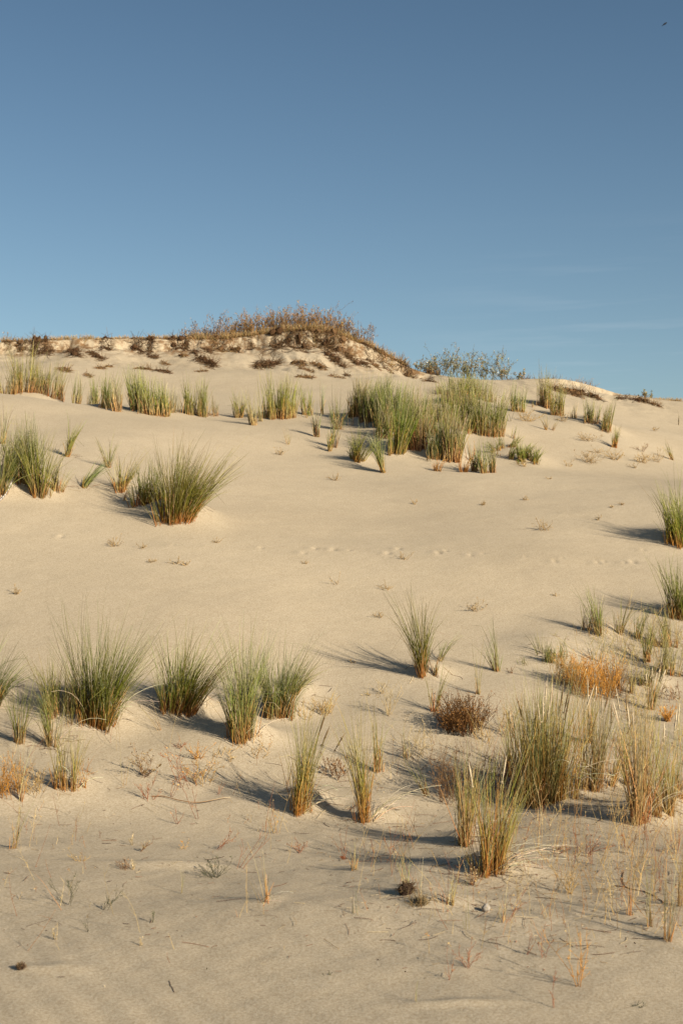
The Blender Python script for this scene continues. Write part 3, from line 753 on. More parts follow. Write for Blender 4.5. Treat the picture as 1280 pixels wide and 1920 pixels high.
 (536,1474,70,7,6,'straw',dict(THIN),'short reddish stalk at the left side of the dark-footed tuft',g6),
 (685,1539,190,36,110,'olive',dict(FAN,sp=.26,cv=.28,straw=.55,dry=14,drydir=.8),'loose green-gold tuft with orange foot, right of the foreground pair',g6),
 (710,1445,110,12,30,'blue',dict(THIN,sp=.16),'small green tuft behind the loose green-gold one',g6),
 (803,1492,80,8,14,'blue',dict(THIN,lx=-.38,cv=.3),'small tuft slanting left with orange foot on the shaded sand',g6),
 (868,1585,190,30,120,'olive',dict(UP,sp=.2,cv=.25,straw=.55,dry=6,lx=.02),'green-gold tuft just behind the front tuft of bleached leaves',g6),
 (890,1632,110,12,14,'straw',dict(THIN,lx=-.2),'few brown stems on the left side of the front tuft',g6),
 (922,1636,215,44,170,'blue',dict(UP,sp=.26,cv=.22,straw=.6,dry=30,drydir=1.3,heads=2,hx=-.05,sc=(.42,.2,.06)),'front tuft with bleached leaves arching to its right and tall pale spike',g6),
 (132,1480,120,30,80,'blue',dict(FAN,sp=.2,cv=.35,straw=.35,dry=8,lx=.06),'soft grey-green tuft with pale foot at the foreground left',g6),
 (105,1478,110,12,20,'blue',dict(THIN,sp=.14),'thin stems on the left side of the soft grey-green tuft',g6),
 (40,1500,130,14,14,'pale',dict(THIN,sp=.3),'sparse long pale stems rising beside the orange dry patch',g6),
 (27,1592,100,10,14,'straw',dict(THIN,lx=.12,sp=.1),'lone straw stalk with orange foot near the left edge',g6),
 (233,1473,90,6,5,'pale',dict(THIN,sp=.1,straw=0),'two tall thin yellowish stems standing alone on sand',g6),
 (494,1692,105,16,12,'pale',dict(THIN,lx=-.1,sp=.35,straw=.5,dry=3),'broken straw stub with one tall bent leaf on foreground sand',g6),
 (336,1675,90,5,4,'pale',dict(THIN,sp=.1,straw=.4),'single faint upright straw on the left foreground sand',g6),
 (662,1632,75,8,12,'pale',dict(THIN,sp=.22),'small pale straw tuft on sand below the green-gold one',g6),
 (763,1670,90,16,16,'pale',dict(THIN,sp=.1,straw=0),'fine pale stalks growing out of the dark sand clod',g6),
 (788,1690,100,8,5,'pale',dict(THIN,sp=.14,straw=0),'two long fine stalks over the low dark cushion',g6),
 (842,1696,64,8,12,'pale',dict(THIN,sp=.12),'small straw tuft with orange foot left of the pebble',g6),
 (873,1742,100,6,5,'pale',dict(THIN,sp=.06),'lone thin stalk with orange foot in front of the pebble',g6),
 (944,1728,80,8,10,'pale',dict(THIN,sp=.14,lx=.04),'thin straw sprout beside a red twig right of the pebble',g6),
 (1177,1716,180,8,10,'straw',dict(THIN,sp=.07),'tall thin stalk beside the dark crooked stick',g6),
 (1216,1738,160,8,10,'straw',dict(THIN,sp=.08),'tall thin stalk second from the dark crooked stick',g6),
 (1253,1763,150,14,20,'pale',dict(THIN,sp=.1),'pale tuft of thin stalks lowest at the right edge',g6),
 (1272,1701,170,10,10,'straw',dict(THIN,sp=.1),'tall thin stalk touching the right edge',g6),
 (776,1876,90,8,4,'pale',dict(THIN,sp=.3,lx=-.15,straw=0),'two bent straws forming a narrow V at the bottom of the picture',g6),
 (664,1714,70,6,7,'pale',dict(THIN,sp=.15),'small faint tuft with reddish foot in the middle foreground',g6),
 (762,1420,60,14,14,'pale',dict(THIN,sp=.3),'few pale wisps on sand between loose tuft and round shrub',g6),
]
for i_, row in enumerate(TUFTS):
    if row[8] == g2: row = row[:3] + (row[3] * 1.25,) + row[4:]
    PLACE.append((row[0], row[1], row[6].get('d'), 'tuft', row))

# ------------------------------------------------------------------ small branching plants
TAN = ((0.50, 0.36, 0.18), (0.62, 0.50, 0.30)); BRN = ((0.20, 0.10, 0.05), (0.36, 0.22, 0.11)); RED = ((0.26, 0.09, 0.045), (0.40, 0.17, 0.08))
GRN = ((0.10, 0.085, 0.05), (0.11, 0.12, 0.065)); ORG = ((0.50, 0.22, 0.04), (0.60, 0.31, 0.07)); YEL = ((0.44, 0.27, 0.09), (0.55, 0.37, 0.15))
LT = [(0.58, 0.45, 0.25), (0.50, 0.36, 0.17)]; LB = [(0.24, 0.13, 0.06), (0.34, 0.20, 0.09), (0.16, 0.09, 0.05)]; LG = [(0.13, 0.13, 0.07), (0.17, 0.16, 0.09)]
LR = [(0.34, 0.16, 0.07), (0.42, 0.24, 0.11)]; LO = [(0.66, 0.30, 0.05), (0.56, 0.23, 0.035), (0.68, 0.38, 0.10)]
S_DRY = dict(n=9, sp=1.0, c=((0.34, 0.22, 0.10), (0.50, 0.36, 0.19)), nl=30, lc=[(0.46, 0.33, 0.17), (0.36, 0.24, 0.11)], ls=.009, lv=2, nb=3, rad=.9)
sa = 'small bleached dry sprig lying on the smooth bare sand slope'
sb = 'dry sprigs on the bare slope'
SPRIGS = []
for (x, y, h, w) in ((215,1024,30,40),(408,1018,20,30),(282,1054,18,34),(330,1057,12,22),(30,1114,14,22),(348,1060,12,14),(628,901,12,16),(778,946,16,20),
                     (905,947,8,10),(1020,995,20,40),(572,1057,8,12),(757,1049,16,24),(630,1096,14,22),(725,1106,22,36),(710,1157,16,28),(267,1028,10,22),
                     (660,1243,14,16),(985,938,8,14),(1122,975,10,20),(1040,1118,12,26),(1145,952,10,18),(1165,947,10,14),(1030,898,14,26)):
    k_ = rng.uniform(0.6, 1.35); SPRIGS.append((x, y, h * k_, w * k_, dict(S_DRY, n=int(rng.integers(4, 13)), nl=int(rng.integers(5, 45)), sp=rng.uniform(.5, 1.2)), 'dry_sprig', sa, 'sprig', sb))
SPRIGS += [
 (893,1146,24,26,dict(S_DRY,nl=70),'dry_sprig','pale curled dry weed above the slender tuft on open sand','sprig',None),
 (525,853,14,20,dict(S_DRY),'dry_sprig','dry sprig at the foot of the few bent leafless stems','sprig',None),
 (1101,826,20,50,dict(S_DRY,n=16,nl=90),'dry_weed','faded dry weed just left of the small fan-shaped tuft','dry weed',None),
 (1105,868,28,56,dict(S_DRY,n=22,nl=130),'dry_weed','largest spread of pale dry weed on the right hillside','dry weed',None),
 (1122,850,18,24,dict(S_DRY,n=8),'dry_weed','small pale weed above the largest dry spread','dry weed',None),
 (1151,862,26,40,dict(S_DRY,n=18,c=YEL),'dry_weed','spiky tan weed directly below the small fan-shaped tuft','dry weed',None),
 (1200,846,20,34,dict(S_DRY,n=8,c=BRN,nl=8),'dry_weed','thin dark-stemmed weed on the right hillside, upper of three','dry weed',None),
 (1204,868,22,44,dict(S_DRY,n=16,c=YEL,nl=70),'dry_weed','yellowish weed on the right hillside, lower left of three','dry weed',None),
 (1229,866,26,30,dict(S_DRY,n=12),'dry_weed','pale upright weed on the right hillside, lower right of three','dry weed',None),
 (1188,878,16,20,dict(S_DRY,n=6),'dry_weed','tiny weed under the yellowish one','dry weed',None),
 (1225,808,10,24,dict(S_DRY,n=6),'dry_weed','tiny flat weed high on the right slope','dry weed',None),
 (1064,874,12,24,dict(S_DRY,n=6,c=YEL),'dry_weed','tiny yellow weed on sand left of the largest dry spread','dry weed',None),
 (990,790,26,50,dict(S_DRY,n=18,c=YEL,nl=60),'dry_weed','orange-tan weed below the square grey-green tuft','dry weed',None),
 (1058,790,20,40,dict(S_DRY,n=12,nl=60),'dry_weed','pale weed at the foot of the olive block','dry weed',None),
 (982,875,22,24,dict(S_DRY,n=9,c=YEL),'dry_weed','small yellow weed under the lowest olive cushion','dry weed',None),
 (955,790,60,24,dict(n=4,sp=.5,c=GRN,lv=1,nb=2,nl=10,lc=LG),'bare_weed','forked dark bare weed beside the bright green leaning tuft','dry weed',None),
 # round shrubs
 (866,1366,54,84,dict(n=200,sp=.42,cv=.2,rb=.9,c=((.05,.022,.008),(.20,.095,.03)),lv=1,nb=5,nl=5200,lc=[(.22,.10,.03),(.34,.17,.055),(.09,.04,.015)],ls=.010,rad=.8),'round_shrub','round dark brown shrub with a black shadow on the open sand','shrub',None),
 (846,1500,78,66,dict(n=44,sp=.34,cv=.1,rb=.8,c=((.14,.07,.03),(.30,.18,.08)),lv=2,nb=3,nl=900,lc=LB,ls=.011,rad=.9),'brown_shrub','twiggy brown shrub half hidden behind the green-gold tuft','shrub',None),
 (896,1492,46,44,dict(n=9,sp=.4,cv=.1,rb=.9,c=BRN,lv=2,nb=3,nl=500,lc=LB,ls=.011),'brown_shrub','sparse brown shrub between the twiggy shrub and thick clump','shrub',None),
 (950,1490,80,40,dict(n=24,sp=.3,cv=.1,rb=.9,c=((.26,.08,.04),(.34,.16,.08)),lv=2,nb=3,nl=300,lc=LR,ls=.011),'red_brown_weed','reddish-brown dry weed at the left foot of the thick clump','shrub',None),
 (1112,1297,56,100,dict(n=170,sp=.22,cv=.1,rb=1.0,c=ORG,lv=1,nb=4,nl=2600,lc=LO,ls=.009,rad=.8),'orange_shrub','bright orange low shrub on the right slope','shrub',None),
 (1062,1282,54,46,dict(n=60,sp=.3,cv=.1,rb=1.0,c=YEL,lv=1,nb=4,nl=500,lc=LT+LO,ls=.009,rad=.8),'tan_shrub','tan twiggy shrub at the left end of the bright orange one','shrub',None),
 (1155,1296,50,34,dict(n=36,sp=.25,cv=.1,rb=1.0,c=BRN,lv=1,nb=4,nl=300,lc=LB,ls=.009,rad=.8),'brown_shrub','dull brown low shrub at the right end of the bright orange one','shrub',None),
 (1250,1352,30,40,dict(n=26,sp=.4,c=ORG,lv=1,nb=4,nl=260,lc=LO,ls=.010),'orange_weed','small orange weed right of the white seed heads','shrub',None),
 (632,1458,44,54,dict(n=16,sp=.45,rb=.9,c=BRN,lv=2,nb=3,nl=420,lc=LB,ls=.012),'brown_shrub','low dark brown weed between the foreground pair of tufts','shrub',None),
 (604,1338,34,44,dict(n=26,sp=.5,rb=.9,c=YEL,lv=1,nb=3,nl=150,lc=LT,ls=.010),'dry_weed','olive-tan weed under the right-blown tuft','dry weed',None),
 (14,1487,62,60,dict(n=46,sp=.4,rb=.9,c=ORG,lv=1,nb=4,nl=420,lc=LO+LB,ls=.010),'orange_weed','rusty dry weed patch against the left edge','shrub',None),
 (58,1484,50,50,dict(n=26,sp=.45,rb=.9,c=YEL,lv=1,nb=3,nl=120,lc=LT,ls=.010),'dry_weed','straw-coloured weed right of the rusty patch','dry weed',None),
 (160,1478,44,20,dict(n=6,sp=.3,c=ORG,lv=1,nb=3,nl=20,lc=LO),'orange_weed','thin orange stems between rusty patch and soft tuft','dry weed',None),
 # weeds of the left foreground
 (272,1456,44,46,dict(n=9,sp=.5,rb=.5,c=BRN,lv=2,nb=4,nl=260,lc=[(.26,.17,.08),(.38,.26,.11)],ls=.012,up=.2),'withered_weed','withered brown weed with crusty head on the left foreground','withered weed',None),
 (278,1500,36,40,dict(n=7,sp=.7,c=RED,lv=2,nb=3,nl=30,lc=LR),'withered_weed','thin reddish weed below the crusty withered one','withered weed',None),
 (352,1472,56,70,dict(n=9,sp=.55,rb=.7,c=RED,lv=2,nb=3,nl=130,lc=LR+LO,ls=.011),'withered_weed','spreading red-orange weed left of two in the middle left','withered weed',None),
 (372,1424,34,28,dict(n=10,sp=.35,c=ORG,lv=1,nb=4,nl=90,lc=LO,ls=.009),'orange_weed','small upright orange weed above the red-orange spread','withered weed',None),
 (378,1466,50,46,dict(n=12,sp=.5,rb=.8,c=YEL,lv=2,nb=3,nl=140,lc=LT+LO,ls=.010),'dry_weed','yellowish weed right of the red-orange spread','withered weed',None),
 (335,1402,18,26,dict(n=8,sp=.8,c=RED,lv=1,nb=3,nl=20,lc=LR),'withered_weed','tiny flat red weed below the V-shaped tuft','withered weed',None),
 (320,1494,40,20,dict(n=3,sp=.3,lean=(.35,0),c=RED,lv=1,nb=3,nl=16,lc=LO),'red_twig_weed','red leaning stem left of the white runner','red stem',None),
 (372,1536,86,20,dict(n=2,sp=.12,lean=(-.25,0),c=RED,lv=1,nb=3,nl=8,lc=LR),'red_twig_weed','tall crooked red stem rising over the white runner','red stem',None),
 (408,1490,26,14,dict(n=2,sp=.15,lean=(.4,0),c=RED,lv=1,nb=2),'red_twig_weed','short red stem leaning right above the white runner','red stem',None),
 (404,1592,46,60,dict(n=4,sp=.3,lean=(.8,0),c=RED,lv=2,nb=3,nl=12,lc=LR),'red_twig_weed','red branching stem spread to the right near two straws','red stem',None),
 (448,1628,80,50,dict(n=3,sp=.2,lean=(.38,0),c=RED,lv=2,nb=3,nl=10,lc=LR),'red_twig_weed','tallest slanting red stem left of the broken straw stub','red stem',None),
 (258,1596,36,40,dict(n=4,sp=.4,lean=(.5,0),c=BRN,lv=2,nb=3,nl=20,lc=LT),'withered_weed','faint branching weed slanting right in the left foreground','withered weed',None),
 (247,1584,24,14,dict(n=4,sp=.4,c=TAN,lv=1,nb=3,nl=20,lc=LT),'dry_weed','tiny pale weed left of the faint slanting one','withered weed',None),
 (334,1545,30,16,dict(n=3,sp=.2,c=RED,lv=1,nb=3,nl=6,lc=LR),'red_twig_weed','tiny red sprout below the white runner','red stem',None),
 (346,1592,24,20,dict(n=4,sp=.4,c=YEL,lv=1,nb=3,nl=16,lc=LO),'dry_weed','tiny yellow weed on a low sand lip','withered weed',None),
 (235,1630,26,34,dict(n=10,sp=.7,c=BRN,lv=1,nb=3,nl=40,lc=LB),'withered_weed','dark matted stub with pale sprouts in the left foreground','withered weed',None),
 (250,1630,20,14,dict(n=6,sp=.3,c=TAN,lv=1,nb=3,nl=20,lc=LT),'dry_weed','pale sprouts beside the dark matted stub','withered weed',None),
 (152,1614,22,20,dict(n=6,sp=.5,c=YEL,lv=1,nb=3,nl=30,lc=LT),'dry_weed','small yellow sprout above the dark green forked weed','withered weed',None),
 (402,1646,40,50,dict(n=14,sp=.9,c=GRN,lv=2,nb=3,nl=90,lc=LG,ls=.012,up=.1),'green_weed','dark green matted weed left of the slanting red stem','green weed',None),
 (131,1697,64,44,dict(n=4,sp=.3,c=GRN,lv=2,nb=4,nl=80,lc=LG,ls=.010),'green_weed','upright dark green forked weed, left of two','green weed',None),
 (194,1706,42,44,dict(n=3,sp=.35,lean=(.25,0),c=GRN,lv=2,nb=4,nl=80,lc=LG,ls=.010),'green_weed','slanting dark green forked weed, right of two','green weed',None),
 (286,1730,28,6,dict(n=2,sp=.15,c=GRN,lv=1,nb=3,nl=20,lc=LG),'green_weed','single tiny dark sprig on bare foreground sand','green weed',None),
 (165,1748,28,10,dict(n=2,sp=.2,lean=(-.25,0),c=GRN,lv=1,nb=3,nl=10,lc=LG),'green_weed','faint tiny sprig leaning left below the forked weeds','green weed',None),
 (104,1762,30,12,dict(n=4,sp=.2,c=TAN,lv=1,nb=3,nl=26,lc=LT),'dry_weed','tiny yellowish sprout with short shadow, bottom left','dry weed',None),
 (264,1773,16,10,dict(n=4,sp=.2,c=TAN,lv=1,nb=3,nl=20,lc=LT),'dry_weed','tiny pale sprout right of the yellowish one','dry weed',None),
 (614,1828,12,8,dict(n=4,sp=.6,c=GRN,lv=1,nb=3,nl=14,lc=LG),'green_weed','tiny dark speck of weed in the bottom middle','green weed',None),
 (1190,1888,20,60,dict(n=5,sp=.4,lean=(1.2,0),c=GRN,lv=1,nb=4,nl=50,lc=LG,ls=.010),'green_weed','dark feathery sprig lying at the bottom right','green weed',None),
 # weeds of the right foreground
 (786,1696,26,34,dict(n=60,sp=.7,rb=.8,c=((.20,.13,.06),(.34,.25,.12)),lv=1,nb=3,nl=200,lc=[(.30,.22,.11),(.22,.16,.08)],ls=.009),'weed_cushion','low dark cushion of dead weed right of the sand clod','withered weed',None),
 (884,1660,38,30,dict(n=16,sp=.4,c=BRN,lv=1,nb=3,nl=60,lc=LT),'withered_weed','small brown weed at the foot of the front tuft','withered weed',None),
 (955,1728,70,56,dict(n=3,sp=.15,lean=(.6,0),c=RED,lv=1,nb=3,nl=8,lc=LR),'red_twig_weed','long red stem slanting right beside the straw sprout','red stem',None),
 (1085,1848,96,40,dict(n=5,sp=.12,cv=.8,c=ORG,lv=2,nb=3,nl=60,lc=LO,ls=.010,rad=1.6),'orange_stalk','stout orange branching stalk in the lower right corner','orange stalk',None),
 (1018,1796,56,24,dict(n=3,sp=.2,lean=(-.2,0),c=RED,lv=2,nb=3,nl=26,lc=LR),'red_twig_weed','reddish forked stem left of the stout orange stalk','red stem',None),
 (988,1790,50,14,dict(n=3,sp=.2,lean=(.1,0),c=RED,lv=1,nb=3,nl=10,lc=LR),'red_twig_weed','short reddish stem left of the forked one','red stem',None),
 (875,1814,46,32,dict(n=8,sp=.4,c=RED,lv=2,nb=3,nl=40,lc=LR),'red_twig_weed','small tangle of reddish stems below the pebble','red stem',None),
 (843,1838,50,12,dict(n=2,sp=.15,c=RED,lv=2,nb=3,nl=10,lc=LR),'red_twig_weed','thin faint red stem left of the reddish tangle','red stem',None),
 (1038,1890,60,14,dict(n=2,sp=.15,lean=(.1,0),c=RED,lv=2,nb=3,nl=14,lc=LR),'red_twig_weed','lowest thin red stem at the bottom right','red stem',None),
 (1068,1676,70,40,dict(n=10,sp=.35,c=YEL,lv=2,nb=3,nl=70,lc=LT+LR),'dry_weed','wispy brown weed left of the crooked stick','withered weed',None),
 (1090,1600,50,60,dict(n=7,sp=.6,c=RED,lv=2,nb=3,nl=60,lc=LR),'red_twig_weed','loose red weed on sand below the slim upright tuft','red stem',None),
 (1040,1600,36,50,dict(n=7,sp=.8,c=RED,lv=2,nb=3,nl=50,lc=LR),'red_twig_weed','low red weed right of the arching bleached leaves','red stem',None),
 (1110,1620,60,40,dict(n=3,sp=.3,lean=(.3,0),c=RED,lv=2,nb=3,nl=30,lc=LR),'red_twig_weed','bent red stem above the crooked stick','red stem',None),
 (1230,1670,110,40,dict(n=3,sp=.12,lean=(.3,0),c=RED,lv=1,nb=3,nl=8,lc=LR),'red_twig_weed','long red stem crossing the tall stalks at right','red stem',None),
 (1270,1600,70,30,dict(n=4,sp=.3,c=RED,lv=1,nb=3,nl=20,lc=LR),'red_twig_weed','red stem at the right edge below the bluish tufts','red stem',None),
 (1210,1575,56,30,dict(n=3,sp=.2,c=RED,lv=1,nb=3,nl=16,lc=LR),'red_twig_weed','thin red stem under the tall straw column','red stem',None),
 (1172,1590,46,20,dict(n=3,sp=.3,c=RED,lv=2,nb=3,nl=20,lc=LR),'red_twig_weed','small red stem left of the column foot','red stem',None),
 (643,1612,50,14,dict(n=3,sp=.2,c=RED,lv=1,nb=3,nl=6,lc=LR),'red_twig_weed','dark red stem with leaf at its foot left of small straw tuft','red stem',None),
 (700,1600,40,14,dict(n=2,sp=.2,lean=(-.3,0),c=RED,lv=1,nb=2),'red_twig_weed','short red stem leaning left right of small straw tuft','red stem',None),
 (735,1600,44,20,dict(n=3,sp=.25,c=RED,lv=1,nb=3,nl=8,lc=LR),'red_twig_weed','thin red stem on the long shadow of the front tuft','red stem',None),
 (560,1600,46,30,dict(n=5,sp=.5,c=RED,lv=2,nb=3,nl=20,lc=LR),'red_twig_weed','faint red weed below the dark-footed tuft','red stem',None),
 (515,1562,46,14,dict(n=3,sp=.25,c=YEL,lv=1,nb=3,nl=12,lc=LO),'dry_weed','thin orange sprout on the dark-footed tuft shadow','withered weed',None),
 (730,1340,50,40,dict(n=9,sp=.4,c=TAN,lv=2,nb=3,nl=110,lc=LT,ls=.008),'dry_weed','airy pale weed left of the round dark shrub','dry weed',None),
 (720,1300,34,30,dict(n=6,sp=.4,c=TAN,lv=2,nb=3,nl=40,lc=LT,ls=.008),'dry_weed','faint airy weed above the airy pale one','dry weed',None),
 (790,1412,56,60,dict(n=14,sp=.45,rb=.9,c=TAN,lv=2,nb=3,nl=160,lc=LT,ls=.008),'dry_weed','large airy pale weed below the round dark shrub','dry weed',None),
 (688,1304,12,30,dict(n=5,sp=.9,c=TAN,lv=1,nb=3,nl=20,lc=LT),'dry_weed','flat pale sprig on sand left of the airy weeds','dry weed',None),
 (950,1380,60,60,dict(n=12,sp=.5,rb=.9,c=YEL,lv=2,nb=3,nl=120,lc=LT,ls=.009),'dry_weed','loose tan weed left of the seed-head clump top','dry weed',None),
 (905,1390,40,40,dict(n=8,sp=.4,rb=.9,c=YEL,lv=2,nb=3,nl=60,lc=LT,ls=.009),'dry_weed','small tan weed under the round dark shrub right side','dry weed',None),
 (958,1262,14,26,dict(n=5,sp=.8,c=BRN,lv=1,nb=3,nl=14,lc=LB),'dry_weed','tiny weed at the foot of the slender open-sand tuft','dry weed',None),
 (1250,1310,30,50,dict(n=16,sp=.6,rb=1,c=BRN,lv=2,nb=3,nl=80,lc=LB),'brown_shrub','brown dry weed along the right edge under the thicket','dry weed',None),
 (570,1345,30,50,dict(n=12,sp=.5,rb=1,c=YEL,lv=1,nb=3,nl=80,lc=LT),'dry_weed','sparse tan weed right of the right-blown tuft foot','dry weed',None),
 (1180,1455,60,50,dict(n=8,sp=.6,rb=1,c=RED,lv=2,nb=3,nl=60,lc=LR),'red_twig_weed','red bare stems between slim tuft and straw column','red stem',None),
 (425,1420,26,40,dict(n=9,sp=.6,rb=1,c=YEL,lv=1,nb=3,nl=40,lc=LT),'dry_weed','low tan weed in front of the straight-footed tuft','dry weed',None),
 (490,1415,30,50,dict(n=9,sp=.6,rb=1,c=YEL,lv=1,nb=3,nl=40,lc=LR),'dry_weed','low reddish weed right of the straight-footed tuft','dry weed',None),
 (185,765,40,30,dict(n=4,sp=.3,c=TAN,lv=1,nb=2,nl=8,lc=LT,d=31),'dry_weed','thin bare weed behind the narrow olive tuft','dry weed',None),
]
for row in SPRIGS:
    PLACE.append((row[0], row[1], row[4].get('d'), 'sprig', row))

# ------------------------------------------------------------------ brown scrub and dry grass on the ridge
RID = ((0.24, 0.13, 0.05), (0.30, 0.19, 0.11)); LRID = [(0.44, 0.22, 0.06), (0.34, 0.16, 0.05), (0.52, 0.32, 0.13), (0.30, 0.24, 0.10)]
ra, rb_ = 'bushy rust-brown scrub plant in the thicket along the mound top', 'scrub plants of the mound thicket'
for (x, y, h, w, lab, grp, purple) in (
    (352,636,28,30,'first sparse purplish scrub plant at the left end of the thicket',rb_,1),(372,638,34,34,'sparse purplish scrub plant second from the thicket left end',rb_,1),
    (394,640,40,30,None,None,1),(414,640,52,26,None,None,1),(432,640,46,30,None,None,0),(450,639,50,30,None,None,0),(468,638,54,28,None,None,0),(484,636,50,28,None,None,0),
    (500,633,48,30,None,None,0),(516,631,54,30,None,None,0),(532,629,56,28,None,None,0),(548,628,54,30,None,None,0),(564,627,54,30,None,None,0),(580,626,52,30,None,None,0),
    (596,627,52,28,None,None,0),(612,628,46,26,None,None,0),
    (622,629,60,16,'tallest scrub stem of the mound with pale tip against the sky',rb_,1),
    (634,632,50,26,'bright orange-brown scrub plant under the pale-tipped stems',rb_,0),(644,634,58,12,'tall pale-tipped scrub stem right of the tallest one',rb_,1),
    (656,638,46,30,'dense dark orange scrub plant near the thicket right end',rb_,0),(672,644,40,26,'thin purple-grey scrub plant near the thicket right end',rb_,1),
    (692,652,42,24,'last sparse scrub plant on the right shoulder of the mound',rb_,1)):
    PLACE.append((x, y + 3, 41.6, 'ridge', (x, y, h, w, lab or ra, grp or rb_, purple)))
for (x, y, h, w, lab, purple) in ((796,703,26,40,'low dark bare shrub at the dip right of the mound',2),(812,708,30,34,'small bare shrub with orange foot in the dip',2),
    (836,712,46,44,'grey twiggy shrub with whitish leaf tips, left of the crest group',2),(866,714,52,44,'tallest grey twiggy shrub of the crest group',2),
    (884,715,40,24,'grey-green twiggy shrub on the right of the tallest',2),(906,716,30,18,'small thin shrub between the grey group and silvery one',2),
    (928,716,46,40,'silvery open shrub standing alone against the sky',2),(948,714,34,26,'pale wispy shrub beside the silvery one',2),(977,710,18,14,'tiny dark sprig on the skyline left of the brown sod cap',2),
    (1212,752,16,20,'tiny dark shrub on the right skyline sod',2),(6,634,18,8,'single tall dry flower stem on the skyline at the left edge',1)):
    PLACE.append((x, y + 2, 41.4, 'ridge', (x, y, h, w, lab, 'grey shrubs on the crest', purple)))
# short dry grass tussocks along the rim
for (x, y, h, w) in [(k, 640 + rng.uniform(-1, 3), rng.uniform(5, 13), rng.uniform(12, 24)) for k in range(4, 350, 14)] + \
                    [(k, np.interp(k, [430, 500, 560, 610, 640], [642, 636, 630, 630, 637]) + rng.uniform(-1, 4), rng.uniform(10, 18), rng.uniform(18, 28)) for k in range(360, 640, 14)] + \
                    [(k, np.interp(k, [650, 660, 720, 765], [640, 645, 668, 695]) + rng.uniform(-1, 3), rng.uniform(9, 17), rng.uniform(14, 24)) for k in range(648, 768, 10)] + \
                    [(k, np.interp(k, [1140, 1200, 1280], [741, 754, 769]), rng.uniform(4, 9), rng.uniform(10, 18)) for k in range(1225, 1284, 9)]:
    PLACE.append((x, y + 2, 41.3, 'tussock', (x, y, h, w)))

